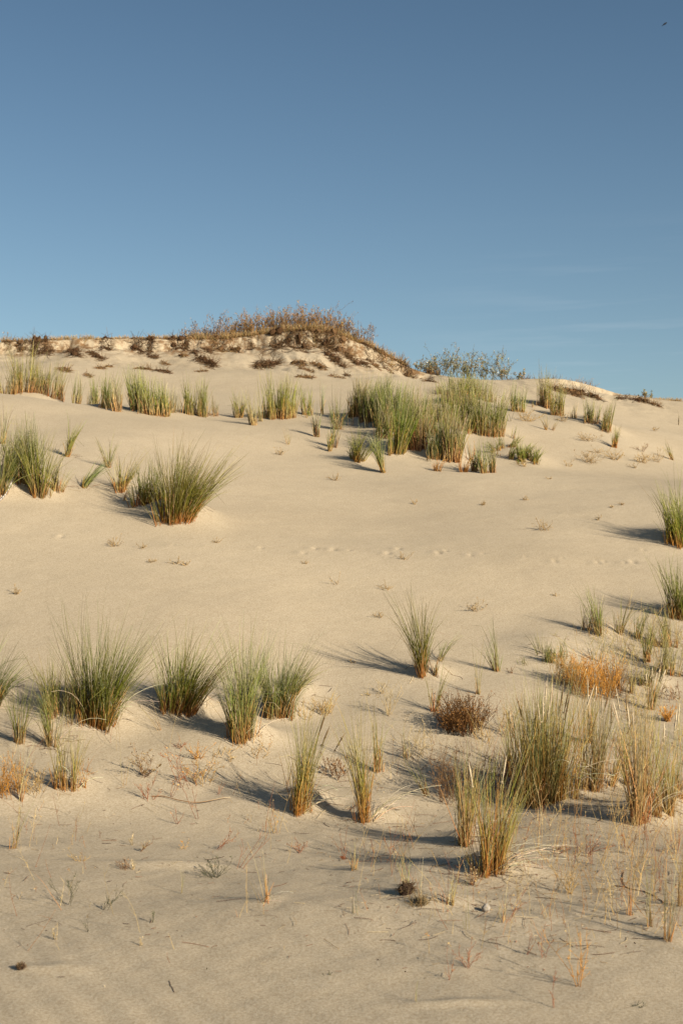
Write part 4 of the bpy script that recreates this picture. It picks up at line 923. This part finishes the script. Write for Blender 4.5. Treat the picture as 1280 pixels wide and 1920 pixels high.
# ------------------------------------------------------------------ sods and root mats fallen on the eroded face (x, y, width, height, slope of the streak, label)
SODS = [
 (78,654,46,20,-.25,'large dark sod clump hanging at the rim near the left edge'),
 (30,648,50,10,-.1,'flat brown sod along the rim at the far left'),
 (138,660,34,18,-.75,'dark sod streak sliding steeply right below the rim'),
 (180,668,40,10,-.4,'thin brown root streak right of the steep dark one'),
 (122,694,26,10,-.3,'small brown sod lying low on the left face'),
 (188,691,12,8,0,'round rust-brown sod on the left face'),
 (205,688,12,6,0,'small pale sod beside the round rust-brown one'),
 (165,704,18,6,-.3,'thin root scrap just above the narrow olive tuft'),
 (198,648,22,16,-.2,'brown sod under the rim left of the dark pair'),
 (258,648,22,16,-.3,'dark sod under the rim, left of the pair'),
 (282,646,18,14,-.2,'dark sod under the rim, right of the pair'),
 (334,648,44,16,-.2,'broad dark sod hanging at the rim left of the thicket'),
 (286,670,26,8,-.35,'bent dark root mat in the middle of the left face'),
 (310,682,20,6,-.6,'slanting thin sod right of the bent root mat'),
 (270,692,30,8,-.05,'flat brown sod just above the rectangular clump'),
 (306,697,30,8,-.3,'dark double sod right above the rectangular clump'),
 (344,668,16,8,-.2,'small coiled root scrap on the face below the thicket start'),
 (386,680,40,16,-.45,'large dark fallen sod with tan roots, alone on the pale face'),
 (378,697,18,5,.2,'thin twig scrap under the large fallen sod'),
 (388,655,26,10,-.55,'dark slanting sod below the thicket left end'),
 (366,661,12,10,-.7,'narrow dark root hanging below the thicket left end'),
 (410,650,26,16,-.3,'brown sod at the rim under the purplish scrub'),
 (440,657,22,12,-.4,'dark small sod at the rim under the first rusty scrub'),
 (471,656,14,8,-.3,'small dark sod on pale sand below the rim'),
 (518,645,24,22,-.5,'very dark hanging sod below the thicket middle'),
 (545,645,18,18,-.5,'brown hanging sod right of the very dark one'),
 (565,642,24,24,-.3,'dark hollow sod under the thickest scrub'),
 (590,640,26,14,-.3,'brown sod under the overhang right of the hollow one'),
 (612,640,22,22,-.3,'dark crumbly sod under the tallest scrub stem'),
 (634,650,34,24,-.5,'broad crumbly brown sod on the mound right side'),
 (500,684,44,16,.0,'arched dark root mat lying alone below the mound'),
 (560,682,26,10,-.4,'brown slab sod, left of two below the mound'),
 (596,686,34,10,-.5,'brown slab sod, right of two below the mound'),
 (575,694,30,6,-.4,'thin root streak under the two slab sods'),
 (572,708,30,8,-.15,'flat twisted root mat lowest under the mound'),
 (622,672,30,12,-.7,'steep dark sod streak on the mound flank, upper'),
 (635,682,26,10,-.6,'steep dark sod streak on the mound flank, lower'),
 (660,676,26,10,-.6,'dark slanting sod in the middle of the flank'),
 (680,682,26,8,-.55,'brown slanting sod right of the dark flank one'),
 (700,684,22,8,-.6,'thin slanting sod near the flank middle right'),
 (686,650,22,12,-.3,'dark sod under the last sparse scrub plant'),
 (706,672,14,12,-.5,'very dark small sod on the flank'),
 (722,676,22,14,-.4,'orange-brown grassy sod on the flank right part'),
 (738,680,16,8,-.3,'dark flat sod right of the orange-brown one'),
 (757,686,16,16,-.6,'grassy brown sod at the right end of the mound'),
 (766,703,14,12,-.2,'round dark sod lying below the mound right end'),
 (728,694,20,6,-.4,'small streak sod low on the right flank'),
 (632,708,26,5,-.3,'thin root streak above the dense patch corner'),
 (650,704,10,6,-.2,'small dark sod above the dense patch corner'),
 (806,716,22,7,-.3,'small dark root scrap in the dip under the bare shrub'),
 (985,707,34,10,.15,'brown sod cap on the skyline left of the olive block'),
 (958,712,16,6,.1,'small dark sod beside the brown sod cap'),
 (1035,707,26,10,0,'dark sod cap on top of the olive block'),
 (1086,713,40,14,-.3,'orange-brown shaggy sod crowning the right knoll'),
 (1062,735,50,16,-.25,'long brown overhanging root mat under the right knoll'),
 (1098,741,46,14,-.35,'dark end of the overhang under the right knoll'),
 (1167,747,24,6,-.05,'thin dark sod lying on the right crest'),
 (1200,752,30,10,.05,'arched dark sod on the right crest'),
 (1222,759,26,7,-.35,'grassy sod sloping down the right crest'),
]
for row in SODS:
    top = row[1] < 720 and row[0] > 940
    PLACE.append((row[0], row[1], None, 'sod', row))

# small solid things
PLACE += [(910,1709,None,'pebble',None),(762,1676,None,'clod',None),(40,1817,None,'darkclod',None),(1205,1668,None,'stick',None),(380,1530,None,'runner',None),
          (16,922,None,'strip',None),(648,1611,None,'leaf',None)]

# ------------------------------------------------------------------ hummocks, tails of blown sand, footprints
T1 = ground_hits([(p[0], p[1]) for p in PLACE], H)
XY1 = []
for p, t in zip(PLACE, T1):
    t = p[2] if p[2] else t
    q = unproject(p[0], p[1], t); XY1.append((q[0], q[1], t))
for p, (x, y, t) in zip(PLACE, XY1):
    if p[3] == 'tuft':
        r = p[4]
        if r[4] >= 60:
            w = r[3] * t / F
            hh = min(0.17, 0.09 + r[4] * 0.00022)
            BUMPS.append((x + 0.06, y + 0.04, hh * 0.8, max(w * 0.8, 0.14), max(w * 0.9, 0.16)))
            BUMPS.append((x - 0.25, y + 0.22, hh * 0.35, 0.30, 0.30))
        elif r[1] > 1380 and r[4] >= 10:
            BUMPS.append((x + 0.02, y + 0.02, 0.018, 0.07, 0.08))
    if p[3] == 'clod': BUMPS.append((x + 0.16, y + 0.05, 0.035, 0.10, 0.10))
    if p[3] == 'darkclod': BUMPS.append((x + 0.14, y + 0.02, 0.014, 0.12, 0.05))
for (px, py, hgt, sx, sy) in ((860,1880,.016,.16,.035),(800,1690,.03,.10,.12),(325,1622,.03,.30,.07),(890,1690,.025,.16,.10),(1130,1600,.03,.18,.12),(1020,1640,.025,.16,.12),
                              (60,1500,.05,.7,.20),(180,1486,.03,.5,.16),(960,1290,.03,.35,.3),(420,1420,.04,.5,.35),(1090,1520,.03,.4,.2),(700,1500,.03,.5,.2),(560,1700,.02,.3,.2)):
    t = ground_hits([(px, py)], H)[0]; q = unproject(px, py, t); BUMPS.append((q[0], q[1], hgt, sx, sy))
for (px, py) in ((115,1009),(325,1024),(390,1026),(490,1027),(542,1024),(570,1036),(590,1027),(625,1029),(655,1031),(668,1034),(727,1038),(747,1029),(822,1038),(836,1034),(882,1043),
                 (905,1039),(972,1048),(985,1046),(1040,1055),(1054,1049),(1120,1056),(1132,1053),(1170,1057),(1186,1055),(1060,960),(1205,1030),(1228,1045)):
    t = ground_hits([(px, py)], H0)[0]; q = unproject(px, py, t)
    k = rng.uniform(0.12, 0.8)
    BUMPS.append((q[0], q[1], -0.032 * k, 0.040 * k, 0.075 * k)); BUMPS.append((q[0] - 0.06, q[1] - 0.05, 0.016 * k, 0.05, 0.07))

# ------------------------------------------------------------------ the ground: one sheet, fine in view, running on to the horizon
ys = [-400, -120, -50, -25, -12, -6, -3, 0, 1.5, 2.5, 3.2]
y = 3.6
while y < 9: ys.append(y); y += 0.021
while y < 24: ys.append(y); y += 0.030
while y < 36.5: ys.append(y); y += 0.045
while y < 44.5: ys.append(y); y += 0.026
while y < 62: ys.append(y); y += 0.3
st = 0.6
while y < 9000: ys.append(y); y += st; st *= 1.25
ys = np.array(ys)
uc = np.linspace(-1, 1, 760)
u = np.concatenate([[-400, -60, -12, -4, -2, -1.4, -1.15], uc, [1.15, 1.4, 2, 4, 12, 60, 400]])
wid = 0.335 * np.clip(ys, 0, 60) + 1.6
GX = wid[:, None] * u[None, :]; GY = np.repeat(ys[:, None], len(u), 1)
GZ = np.empty_like(GX)
for a in range(0, len(ys), 100):
    GZ[a:a + 100] = H(GX[a:a + 100], GY[a:a + 100])
nr, nc = GX.shape
idx = np.arange(nr * nc).reshape(nr, nc)
quads = np.stack([idx[:-1, :-1], idx[:-1, 1:], idx[1:, 1:], idx[1:, :-1]], -1).reshape(-1, 4)
soil = soil_band(GX, GY) * (0.55 + 0.45 * smooth(-0.4, 0.2, fbm(GX * 0.9, GY * 0.9, 91, 3)))
ground = link_mesh('ground', np.stack([GX, GY, GZ], -1).reshape(-1, 3), [quads], M_SAND, attrs={'soil': soil.ravel()})
ground['kind'] = 'structure'
ground['label'] = 'pale beige dune sand rising from the foreground to an eroded ridge'
ground['category'] = 'sand dune'

# ------------------------------------------------------------------ put everything on it
T2 = ground_hits([(p[0], p[1]) for p in PLACE], H)
tus_l = 'short dry tan grass tussock on the eroded rim of the ridge'
for p, t in zip(PLACE, T2):
    if p[2]: t = p[2]
    q = unproject(p[0], p[1], t)
    if p[3] in ('ridge', 'tussock'):        # these grow along the top of the rim
        for _ in range(4):
            yy = float(crest(q[0])) + (0.05 if p[3] == 'tussock' else 0.25) + rng.uniform(-0.12, 0.12)
            q = np.array([(p[0] - 640) / F * yy * 1.002, yy, 0])
        t = yy
    P = np.array([q[0], q[1], float(H(np.array([q[0]]), np.array([q[1]]))[0])])
    kind, r = p[3], p[4]
    mpp = t / F
    if kind == 'tuft':
        grass_tuft(P, t, r[2], r[3], r[4], r[5], r[6], r[7], r[8])
    elif kind == 'sprig':
        sprig(P, t, r[2], r[3], r[4], r[5], r[6], r[7], r[8])
    elif kind == 'ridge':
        x, y, h, w, lab, grp, pur = r
        root = empty('scrub_plant' if pur < 2 else 'bare_shrub', P, lab, 'shrub', grp)
        R = w * mpp * 0.5; Hm = h * mpp * ((0.72, 0.86, 1.0)[pur])
        n = max(int(w * (0.55 if pur else 0.95)), 4)
        pp, qq = disc(n, R, R * 1.3)
        z = H(P[0] + pp[:, 0], P[1] + pp[:, 1]) - P[2] - 0.03
        G = Geo()
        cols = (RID, ((0.17, 0.11, 0.09), (0.30, 0.24, 0.22)), ((0.13, 0.10, 0.06), (0.24, 0.21, 0.13)))[pur]
        lc = (LRID, [(0.30, 0.22, 0.18), (0.42, 0.36, 0.32), (0.24, 0.14, 0.09)], [(0.46, 0.44, 0.36), (0.22, 0.22, 0.09), (0.36, 0.22, 0.10), (0.30, 0.29, 0.13)])[pur]
        twigs(G, np.column_stack([pp, z]), n, Hm, 0.20 if pur < 2 else 0.42, 0.3, 0.0048, cols, 2, 3, 0.09, 0.7, 0.040, lc, int(w * (18, 11, 20)[pur]))
        G.build('twigs', M_TWIG, root)
        if pur < 2 or 'orange' in lab:
            m = int(w * 3.2); pp, qq = disc(m, R * 1.05, R * 1.4)
            z = H(P[0] + pp[:, 0], P[1] + pp[:, 1]) - P[2] - 0.02
            d0 = np.column_stack([rng.normal(0, 0.22, (m, 2)), np.ones(m)])
            pth = paths(np.column_stack([pp, z]), d0, rng.normal(0, 0.25, (m, 3)), Hm * rng.uniform(0.25, 0.62, m), 5, 0.03)
            C = lerp_cols([(0, (0.26, 0.15, 0.05)), (0.5, (0.42, 0.22, 0.07)), (1, (0.48, 0.30, 0.12))], np.linspace(0, 1, 5), m, 0.25)
            if pur: C = C * 0.9
            G = Geo(); G.tubes(pth, np.full((m, 1), 0.006) * np.array([1, .9, .8, .6, .2])[None], C); G.build('dry_undergrowth', M_GRASS, root)
    elif kind == 'tussock':
        x, y, h, w = r
        m = int(w * 5); R = w * mpp * 0.5
        pp, qq = disc(m, R, R * 1.2)
        z = H(P[0] + pp[:, 0], P[1] + pp[:, 1]) - P[2] - 0.02
        d0 = np.column_stack([qq * 0.5 + rng.normal(0, 0.2, (m, 2)), np.ones(m)])
        pth = paths(np.column_stack([pp, z]), d0, rng.normal(0, 0.35, (m, 3)) - np.array([0, 0.25, 0.2]), h * mpp * rng.uniform(0.4, 1.2, m), 5, 0.03)
        C = lerp_cols([(0, (0.34, 0.20, 0.08)), (0.5, (0.54, 0.36, 0.16)), (1, (0.64, 0.48, 0.26))], np.linspace(0, 1, 5), m, 0.25)
        G = Geo(); G.tubes(pth, np.full((m, 1), 0.0055) * np.array([1, .9, .8, .6, .2])[None], C)
        ob = G.build('dry_tussock', M_GRASS); ob.location = P
        tag(ob, tus_l if x < 1000 else 'short dry tan grass tussock on the low right skyline', 'grass tussock', 'dry tussocks along the ridge rim' if x < 1000 else 'dry tussocks on the right skyline')
    elif kind == 'sod':
        x, y, w, h, sl, lab = r
        root = empty('sod_clump', P, lab, 'sod', 'sods and root mats on the eroded ridge')
        dark = 'dark' in lab or 'black' in lab
        c1 = (0.085, 0.045, 0.022) if dark else (0.17, 0.095, 0.045)
        c2 = (0.30, 0.19, 0.09) if not dark else (0.20, 0.12, 0.06)
        W_ = w * mpp; Hh = h * mpp
        hz_ = H0(np.array([P[0], P[0]]), np.array([P[1] - 0.5, P[1] + 0.3]))
        slope = max(float(hz_[1] - hz_[0]) / 0.8 - (P[2] - 1.6) / P[1], 0.32)
        def onface(ax, av):     # a point of the face by offsets across (m) and down (m, as seen)
            xx = P[0] + ax
            vz = av + sl * ax
            yy = P[1] + np.clip(vz / slope, -1.2, 1.2)
            return np.stack([xx, yy, H(xx, yy)], -1)
        nl_ = max(2, int(w / 10)) if h > 9 else (1 if h > 6 else 0)
        if nl_:
            for k in range(nl_):
                ax = np.array([(k + 0.5) / nl_ - 0.5 + rng.uniform(-.1, .1)]) * W_ * 0.8
                c = onface(ax, np.array([rng.uniform(-.2, .3) * Hh]))[0] - P
                rr = np.array([W_ / nl_ * 0.50, Hh * 0.42, Hh * 0.34]) * rng.uniform(0.7, 1.1, 3)
                G = Geo(); G.lump(c + np.array([0, 0.0, rr[2] * 0.25]), rr, c1, int(rng.integers(1, 900)), 0.45)
                G.build('soil_lump', M_SOIL, root)
        m = int(26 + w * h * 0.30)
        ax = rng.uniform(-.5, .5, m) * W_; av = rng.normal(0, 0.24, m) * Hh
        b = onface(ax, av) - P + np.array([0, -0.01, 0.03])
        d0 = np.column_stack([rng.normal(0.15, 0.8, m), np.full(m, -0.45) + rng.normal(0, .3, m), -0.45 + sl * 0.4 + rng.normal(0, 0.35, m)])
        up_ = rng.random(m) < (0.5 if 'grassy' in lab or 'shaggy' in lab or 'cap' in lab else 0.12)
        d0[up_, 2] = np.abs(d0[up_, 2]) + 0.4
        ln = np.minimum(Hh * 1.1, 0.40) * rng.uniform(0.35, 1.2, m) + 0.05
        pth = paths(b, d0, rng.normal(0, 0.4, (m, 3)), ln, 6, 0.10)
        gz = H(P[0] + pth[..., 0], P[1] + pth[..., 1]) - P[2] + 0.006
        pth[..., 2] = np.maximum(pth[..., 2], gz)
        orange = 'orange' in lab or 'rust' in lab
        C = lerp_cols([(0, c1), (1, (0.40, 0.24, 0.10) if orange else c2)], np.linspace(0, 1, 6), m, 0.35)
        G = Geo(); G.tubes(pth, np.full((m, 1), 0.0065) * np.linspace(1.1, 0.4, 6)[None], C); G.build('dead_roots', M_TWIG, root)
    elif kind == 'pebble':
        G = Geo(); G.lump(np.array([0, 0, 0.016]), (0.023, 0.019, 0.027), (0.36, 0.32, 0.28), 5, 0.18, 14, 20)
        ob = G.build('pebble', M_SOIL); ob.location = P; tag(ob, 'single pale grey pebble lying on the foreground sand', 'pebble')
    elif kind in ('clod', 'darkclod'):
        G = Geo(); k = 1.0 if kind == 'clod' else 0.42
        G.lump(np.array([0, 0, 0.02 * k]), (0.034 * k, 0.03 * k, 0.034 * k), (0.05, 0.03, 0.02), 17, 0.5, 14, 18)
        m = 160
        a = rng.normal(size=(m, 3)); a[:, 2] = np.abs(a[:, 2]); a /= np.linalg.norm(a, axis=1, keepdims=True)
        pth = paths(a * 0.04 * k + np.array([0, 0, 0.015 * k]), a, rng.normal(0, 0.6, (m, 3)), 0.035 * k * rng.uniform(.4, 1.2, m), 4, 0.1)
        G.tubes(pth, np.full((m, 4), 0.0012), lerp_cols([(0, (0.05, 0.03, 0.02)), (1, (0.20, 0.13, 0.07))], np.linspace(0, 1, 4), m, 0.3))
        ob = G.build('root_clod', M_SOIL); ob.location = P
        tag(ob, 'dark matted root clod on sand with pale stalks and a black shadow' if kind == 'clod' else 'tiny dark clod with a light sand tail at the bottom left', 'clod')
    elif kind == 'stick':
        px = [(1168,1636),(1165,1650),(1171,1664),(1150,1662),(1182,1668),(1205,1672),(1228,1682),(1245,1695)]
        tt = ground_hits(px, H); W3 = np.array([unproject(a[0], a[1], b) for a, b in zip(px, tt)])
        def line(ids, r0):
            A = W3[ids]; k = np.linspace(0, len(ids) - 1, 16)
            Q = np.stack([np.interp(k, np.arange(len(ids)), A[:, j]) for j in range(3)], -1)
            Q[:, 2] = H(Q[:, 0], Q[:, 1]) + r0 * 0.6
            return Q - P, r0
        G = Geo()
        for ids, r0 in (([3, 2, 4, 5, 6, 7], 0.006), ([0, 1, 2], 0.005)):
            Q, r0 = line(ids, r0)
            G.tubes(Q[None], r0 * np.linspace(0.7, 0.4, 16)[None] * rng.uniform(.8, 1.3, (1, 16)), np.tile(np.array([0.085, 0.045, 0.03]), (1, 16, 1)))
        ob = G.build('crooked_stick', M_TWIG); ob.location = P
        tag(ob, 'dark crooked stick lying on the sand among thin stalks', 'stick')
    elif kind == 'runner':
        px = [(284,1494),(305,1495),(330,1503),(352,1508),(375,1509),(400,1504),(418,1499),(432,1496)]
        tt = ground_hits(px, H); W3 = np.array([unproject(a[0], a[1], b) for a, b in zip(px, tt)])
        k = np.linspace(0, 7, 24); Q = np.stack([np.interp(k, np.arange(8), W3[:, j]) for j in range(3)], -1)
        Q[:, 2] = H(Q[:, 0], Q[:, 1]) + 0.006 + 0.015 * np.sin(np.linspace(0, 3.1, 24))
        C = lerp_cols([(0, (0.30, 0.16, 0.08)), (0.55, (0.36, 0.22, 0.12)), (1, (0.68, 0.58, 0.44))], np.linspace(0, 1, 24), 1, 0.05)
        G = Geo(); G.tubes((Q - P)[None], np.full((1, 24), 0.0045), C)
        ob = G.build('dry_runner', M_TWIG); ob.location = P
        tag(ob, 'curved dry runner with a bleached end lying on the left foreground sand', 'dry stem')
    elif kind == 'strip':
        px = [(-6,944),(6,934),(14,924),(20,912),(26,897)]
        tt = ground_hits(px, H); W3 = np.array([unproject(a[0], a[1], b) for a, b in zip(px, tt)])
        k = np.linspace(0, 4, 30); Q = np.stack([np.interp(k, np.arange(5), W3[:, j]) for j in range(3)], -1)
        Q[:, 2] = H(Q[:, 0], Q[:, 1]) + 0.012
        C = np.where((np.arange(30) % 3 == 0)[:, None], np.array([0.16, 0.14, 0.13]), np.array([0.60, 0.55, 0.50]))[None]
        G = Geo(); G.tubes((Q - P)[None], 0.022 * rng.uniform(.7, 1.2, (1, 30)), C)
        ob = G.build('debris_strip', M_TWIG); ob.location = P
        tag(ob, 'greyish speckled strip of debris on sand beside the left hump clump', 'debris')
    elif kind == 'leaf':
        G = Geo(); G.leaves(np.tile(np.array([[0, 0, 0.006]]), (3, 1)) + rng.normal(0, .006, (3, 3)) * np.array([1, 1, .2]), 0.035, np.tile(np.array([[0.36, 0.13, 0.06]]), (3, 1)), 1.0)
        ob = G.build('fallen_leaf', M_GRASS); ob.location = P
        tag(ob, 'red-brown fallen leaf at the foot of a dark red stem', 'leaf')

# ------------------------------------------------------------------ litter: bits of root, stem and leaf strewn over the foreground sand
def scatter_litter():
    G = Geo()
    N_ = 1500
    px = rng.uniform(0, 1280, N_ * 3); py = rng.uniform(1385, 1860, N_ * 3)
    dens = smooth(1385, 1430, py) * smooth(1860, 1640, py) * (0.22 + 0.78 * smooth(420, 900, px)) * (0.35 + 0.65 * (fbm(px / 90, py / 60, 5, 3) > 0.0))
    keep = np.nonzero(rng.random(N_ * 3) < dens)[0][:N_]
    pix = np.column_stack([px[keep], py[keep]]); tt = ground_hits(pix, H)
    Q = np.array([unproject(a[0], a[1], b) for a, b in zip(pix, tt)])
    n = len(Q)
    a = rng.normal(0.2, 0.9, n)
    d0 = np.column_stack([np.cos(a), np.sin(a), np.zeros(n)])
    ln = np.where(rng.random(n) < 0.25, rng.uniform(0.06, 0.20, n), rng.uniform(0.01, 0.05, n))
    pth = paths(Q, d0, np.column_stack([rng.normal(0, .5, (n, 2)), np.zeros(n)]), ln, 8, 0.10)
    pth[..., 2] = H(pth[..., 0], pth[..., 1]) + 0.002 + np.abs(rng.normal(0, 0.006, (n, 1)))
    pal = np.array([(0.15, 0.08, 0.045), (0.26, 0.13, 0.07), (0.42, 0.29, 0.15), (0.10, 0.06, 0.04), (0.58, 0.46, 0.28)])
    C = np.repeat(pal[rng.integers(0, 5, n)][:, None, :], 8, 1) * np.exp(rng.normal(0, .15, (n, 1, 1)))
    G.tubes(pth, np.full((n, 8), 0.0013) * rng.uniform(0.6, 1.4, (n, 1)), C)
    # dead bits gathered round the feet of the tufts
    tf = [(a[0], a[1], p_[4][3] * a[2] / F) for p_, a in zip(PLACE, XY1) if p_[3] == 'tuft' and p_[4][4] >= 40 and a[2] < 24]
    tf = np.repeat(np.array(tf), 16, 0); mm = len(tf)
    rr = tf[:, 2] * 0.5 + np.abs(rng.normal(0, 0.13, mm)); aa = rng.uniform(0, 6.28, mm)
    Q3 = np.column_stack([tf[:, 0] + rr * np.cos(aa), tf[:, 1] + rr * np.sin(aa), np.zeros(mm)])
    a3 = rng.normal(0.3, 1.0, mm)
    p3 = paths(Q3, np.column_stack([np.cos(a3), np.sin(a3), np.zeros(mm)]), np.column_stack([rng.normal(0, .6, (mm, 2)), np.zeros(mm)]), rng.uniform(.04, .20, mm), 8, 0.10)
    p3[..., 2] = H(p3[..., 0], p3[..., 1]) + 0.002 + np.abs(rng.normal(0, 0.008, (mm, 1)))
    C3 = np.repeat(pal[rng.integers(0, 5, mm)][:, None, :], 8, 1) * np.exp(rng.normal(0, .2, (mm, 1, 1)))
    G.tubes(p3, np.full((mm, 8), 0.0017) * rng.uniform(0.6, 1.3, (mm, 1)), C3)
    k = rng.integers(0, n, 420)
    fl = Q[k] + np.column_stack([rng.normal(0, .2, (420, 2)), np.zeros(420)])
    fl[:, 2] = H(fl[:, 0], fl[:, 1]) + 0.002
    G.leaves(fl, 0.014, pal[rng.integers(0, 5, 420)], 0.9)
    ob = G.build('plant_litter', M_TWIG)
    tag(ob, 'scattered dry bits of stem, root and leaf on the foreground sand', 'litter', None, 'stuff')
scatter_litter()

def scatter_seedlings(name, label, N_, x0, x1, y0, y1, h0, h1, pal, density, leaf, rad):
    """thin standing wisps too many to count between the plants"""
    G = Geo()
    px = rng.uniform(x0, x1, N_ * 4); py = rng.uniform(y0, y1, N_ * 4)
    keep = np.nonzero(rng.random(N_ * 4) < density(px, py))[0][:N_]
    pix = np.column_stack([px[keep], py[keep]]); tt = ground_hits(pix, H)
    Q = np.array([unproject(a[0], a[1], b) for a, b in zip(pix, tt)]); Q[:, 2] -= 0.01
    n = len(Q)
    d0 = np.column_stack([rng.normal(0, .32, (n, 2)), np.ones(n)])
    hh = h0 + (h1 - h0) * rng.random(n) ** 2
    pth = paths(Q, d0, rng.normal(0, .35, (n, 3)), tt / F * hh, 6, 0.05)
    pal = np.array(pal)
    C = np.repeat(pal[rng.integers(0, len(pal), n)][:, None, :], 6, 1) * np.exp(rng.normal(0, .18, (n, 1, 1)))
    G.tubes(pth, np.full((n, 6), rad) * np.linspace(1.1, .45, 6)[None], C)
    # short side twigs
    m = n * 2; pi = rng.integers(0, n, m); ki = rng.integers(2, 6, m)
    b2 = pth[pi, ki]; dd = rng.normal(0, .6, (m, 3)); dd[:, 2] = np.abs(dd[:, 2]) + 0.3
    p2 = paths(b2, dd, rng.normal(0, .3, (m, 3)), tt[pi] / F * hh[pi] * rng.uniform(.12, .35, m), 4, 0.06)
    G.tubes(p2, np.full((m, 4), rad * 0.7) * np.linspace(1, .4, 4)[None], C[pi, :4])
    tips = p2[rng.integers(0, m, leaf), rng.integers(1, 4, leaf)]
    G.leaves(tips, rad * 8, pal[rng.integers(0, len(pal), leaf)])
    ob = G.build(name, M_TWIG)
    tag(ob, label, 'undergrowth', None, 'stuff')
PR = [(0.30, 0.12, 0.05), (0.62, 0.46, 0.22), (0.50, 0.34, 0.14), (0.38, 0.18, 0.07), (0.56, 0.42, 0.20)]
scatter_seedlings('undergrowth', 'thin reddish and straw wisps standing between the foreground plants', 900, 0, 1280, 1375, 1830, 8, 105, PR,
    lambda x, y: smooth(1375, 1420, y) * smooth(1830, 1600, y) * (0.22 + 0.78 * smooth(450, 950, x)) * (fbm(x / 120, y / 80, 15, 3) > -0.12), 900, 0.0014)
scatter_seedlings('undergrowth', 'tall thin straw stalks thinly covering the right foreground', 150, 960, 1300, 1440, 1790, 60, 185, [(0.62, 0.44, 0.18), (0.54, 0.34, 0.12), (0.44, 0.24, 0.08)],
    lambda x, y: smooth(940, 1180, x) * smooth(1440, 1500, y) * smooth(1790, 1690, y) * 0.9, 60, 0.0014)
scatter_seedlings('undergrowth', 'pale straw wisps filling the slope along the right edge', 520, 1060, 1300, 1150, 1420, 12, 70, [(0.62, 0.48, 0.22), (0.50, 0.38, 0.15), (0.36, 0.30, 0.10), (0.44, 0.26, 0.09)],
    lambda x, y: smooth(1040, 1200, x) * smooth(1150, 1200, y) * (fbm(x / 60, y / 40, 25, 3) > -0.15), 300, 0.0022)

# ------------------------------------------------------------------ the bird
def make_bird():
    P = unproject(1245, 45, 52.0)
    G = Geo()
    Lb = 0.20
    ax = np.array([0.80, 0.10, 0.58]); ax /= np.linalg.norm(ax)
    side = np.cross(ax, [0, 0, 1.0]); side /= np.linalg.norm(side); upv = np.cross(side, ax)
    prof = [(-.62, .010, .003), (-.45, .016, .006), (-.30, .016, .014), (-.12, .026, .026), (.08, .032, .032), (.22, .026, .027), (.30, .020, .021), (.37, .020, .021), (.43, .011, .011), (.50, .002, .002)]
    seg = 12; V = []
    for (s_, a, b) in prof:
        for j in range(seg):
            w = 2 * math.pi * j / seg
            V.append(ax * s_ * Lb * 1.15 + side * a * math.cos(w) + upv * b * math.sin(w))
    V = np.array(V); idx = np.arange(len(prof) * seg).reshape(len(prof), seg); nx = np.roll(idx, -1, 1)
    col = np.tile(np.array([0.022, 0.024, 0.03]), (len(V), 1))
    G.add(V, col, f4=np.stack([idx[:-1], nx[:-1], nx[1:], idx[1:]], -1).reshape(-1, 4))
    for sg in (-1, 1):          # folded, swept-back wings
        rows = []
        for k in range(6):
            s_ = k / 5
            c = ax * (0.02 - 0.115 * s_ ** 1.4) + side * sg * (0.026 + 0.05 * math.sin(s_ * 1.9)) + upv * (0.012 - 0.01 * s_)
            ch = 0.055 * (1 - s_) ** 0.7 + 0.004
            for (e, th) in ((0.5, 0.0), (0.1, 0.005), (-0.5, 0.0), (0.1, -0.004)):
                rows.append(c + ax * ch * e + upv * th)
        R_ = np.array(rows); ii = np.arange(24).reshape(6, 4); n2 = np.roll(ii, -1, 1)
        G.add(R_, np.tile(np.array([0.02, 0.022, 0.028]), (24, 1)), f4=np.concatenate([np.stack([ii[:-1], n2[:-1], n2[1:], ii[1:]], -1).reshape(-1, 4), ii[-1:, :]]))
    ob = G.build('bird', M_SOIL); ob.location = P
    tag(ob, 'small dark bird flying high in the upper right sky', 'bird')
make_bird()
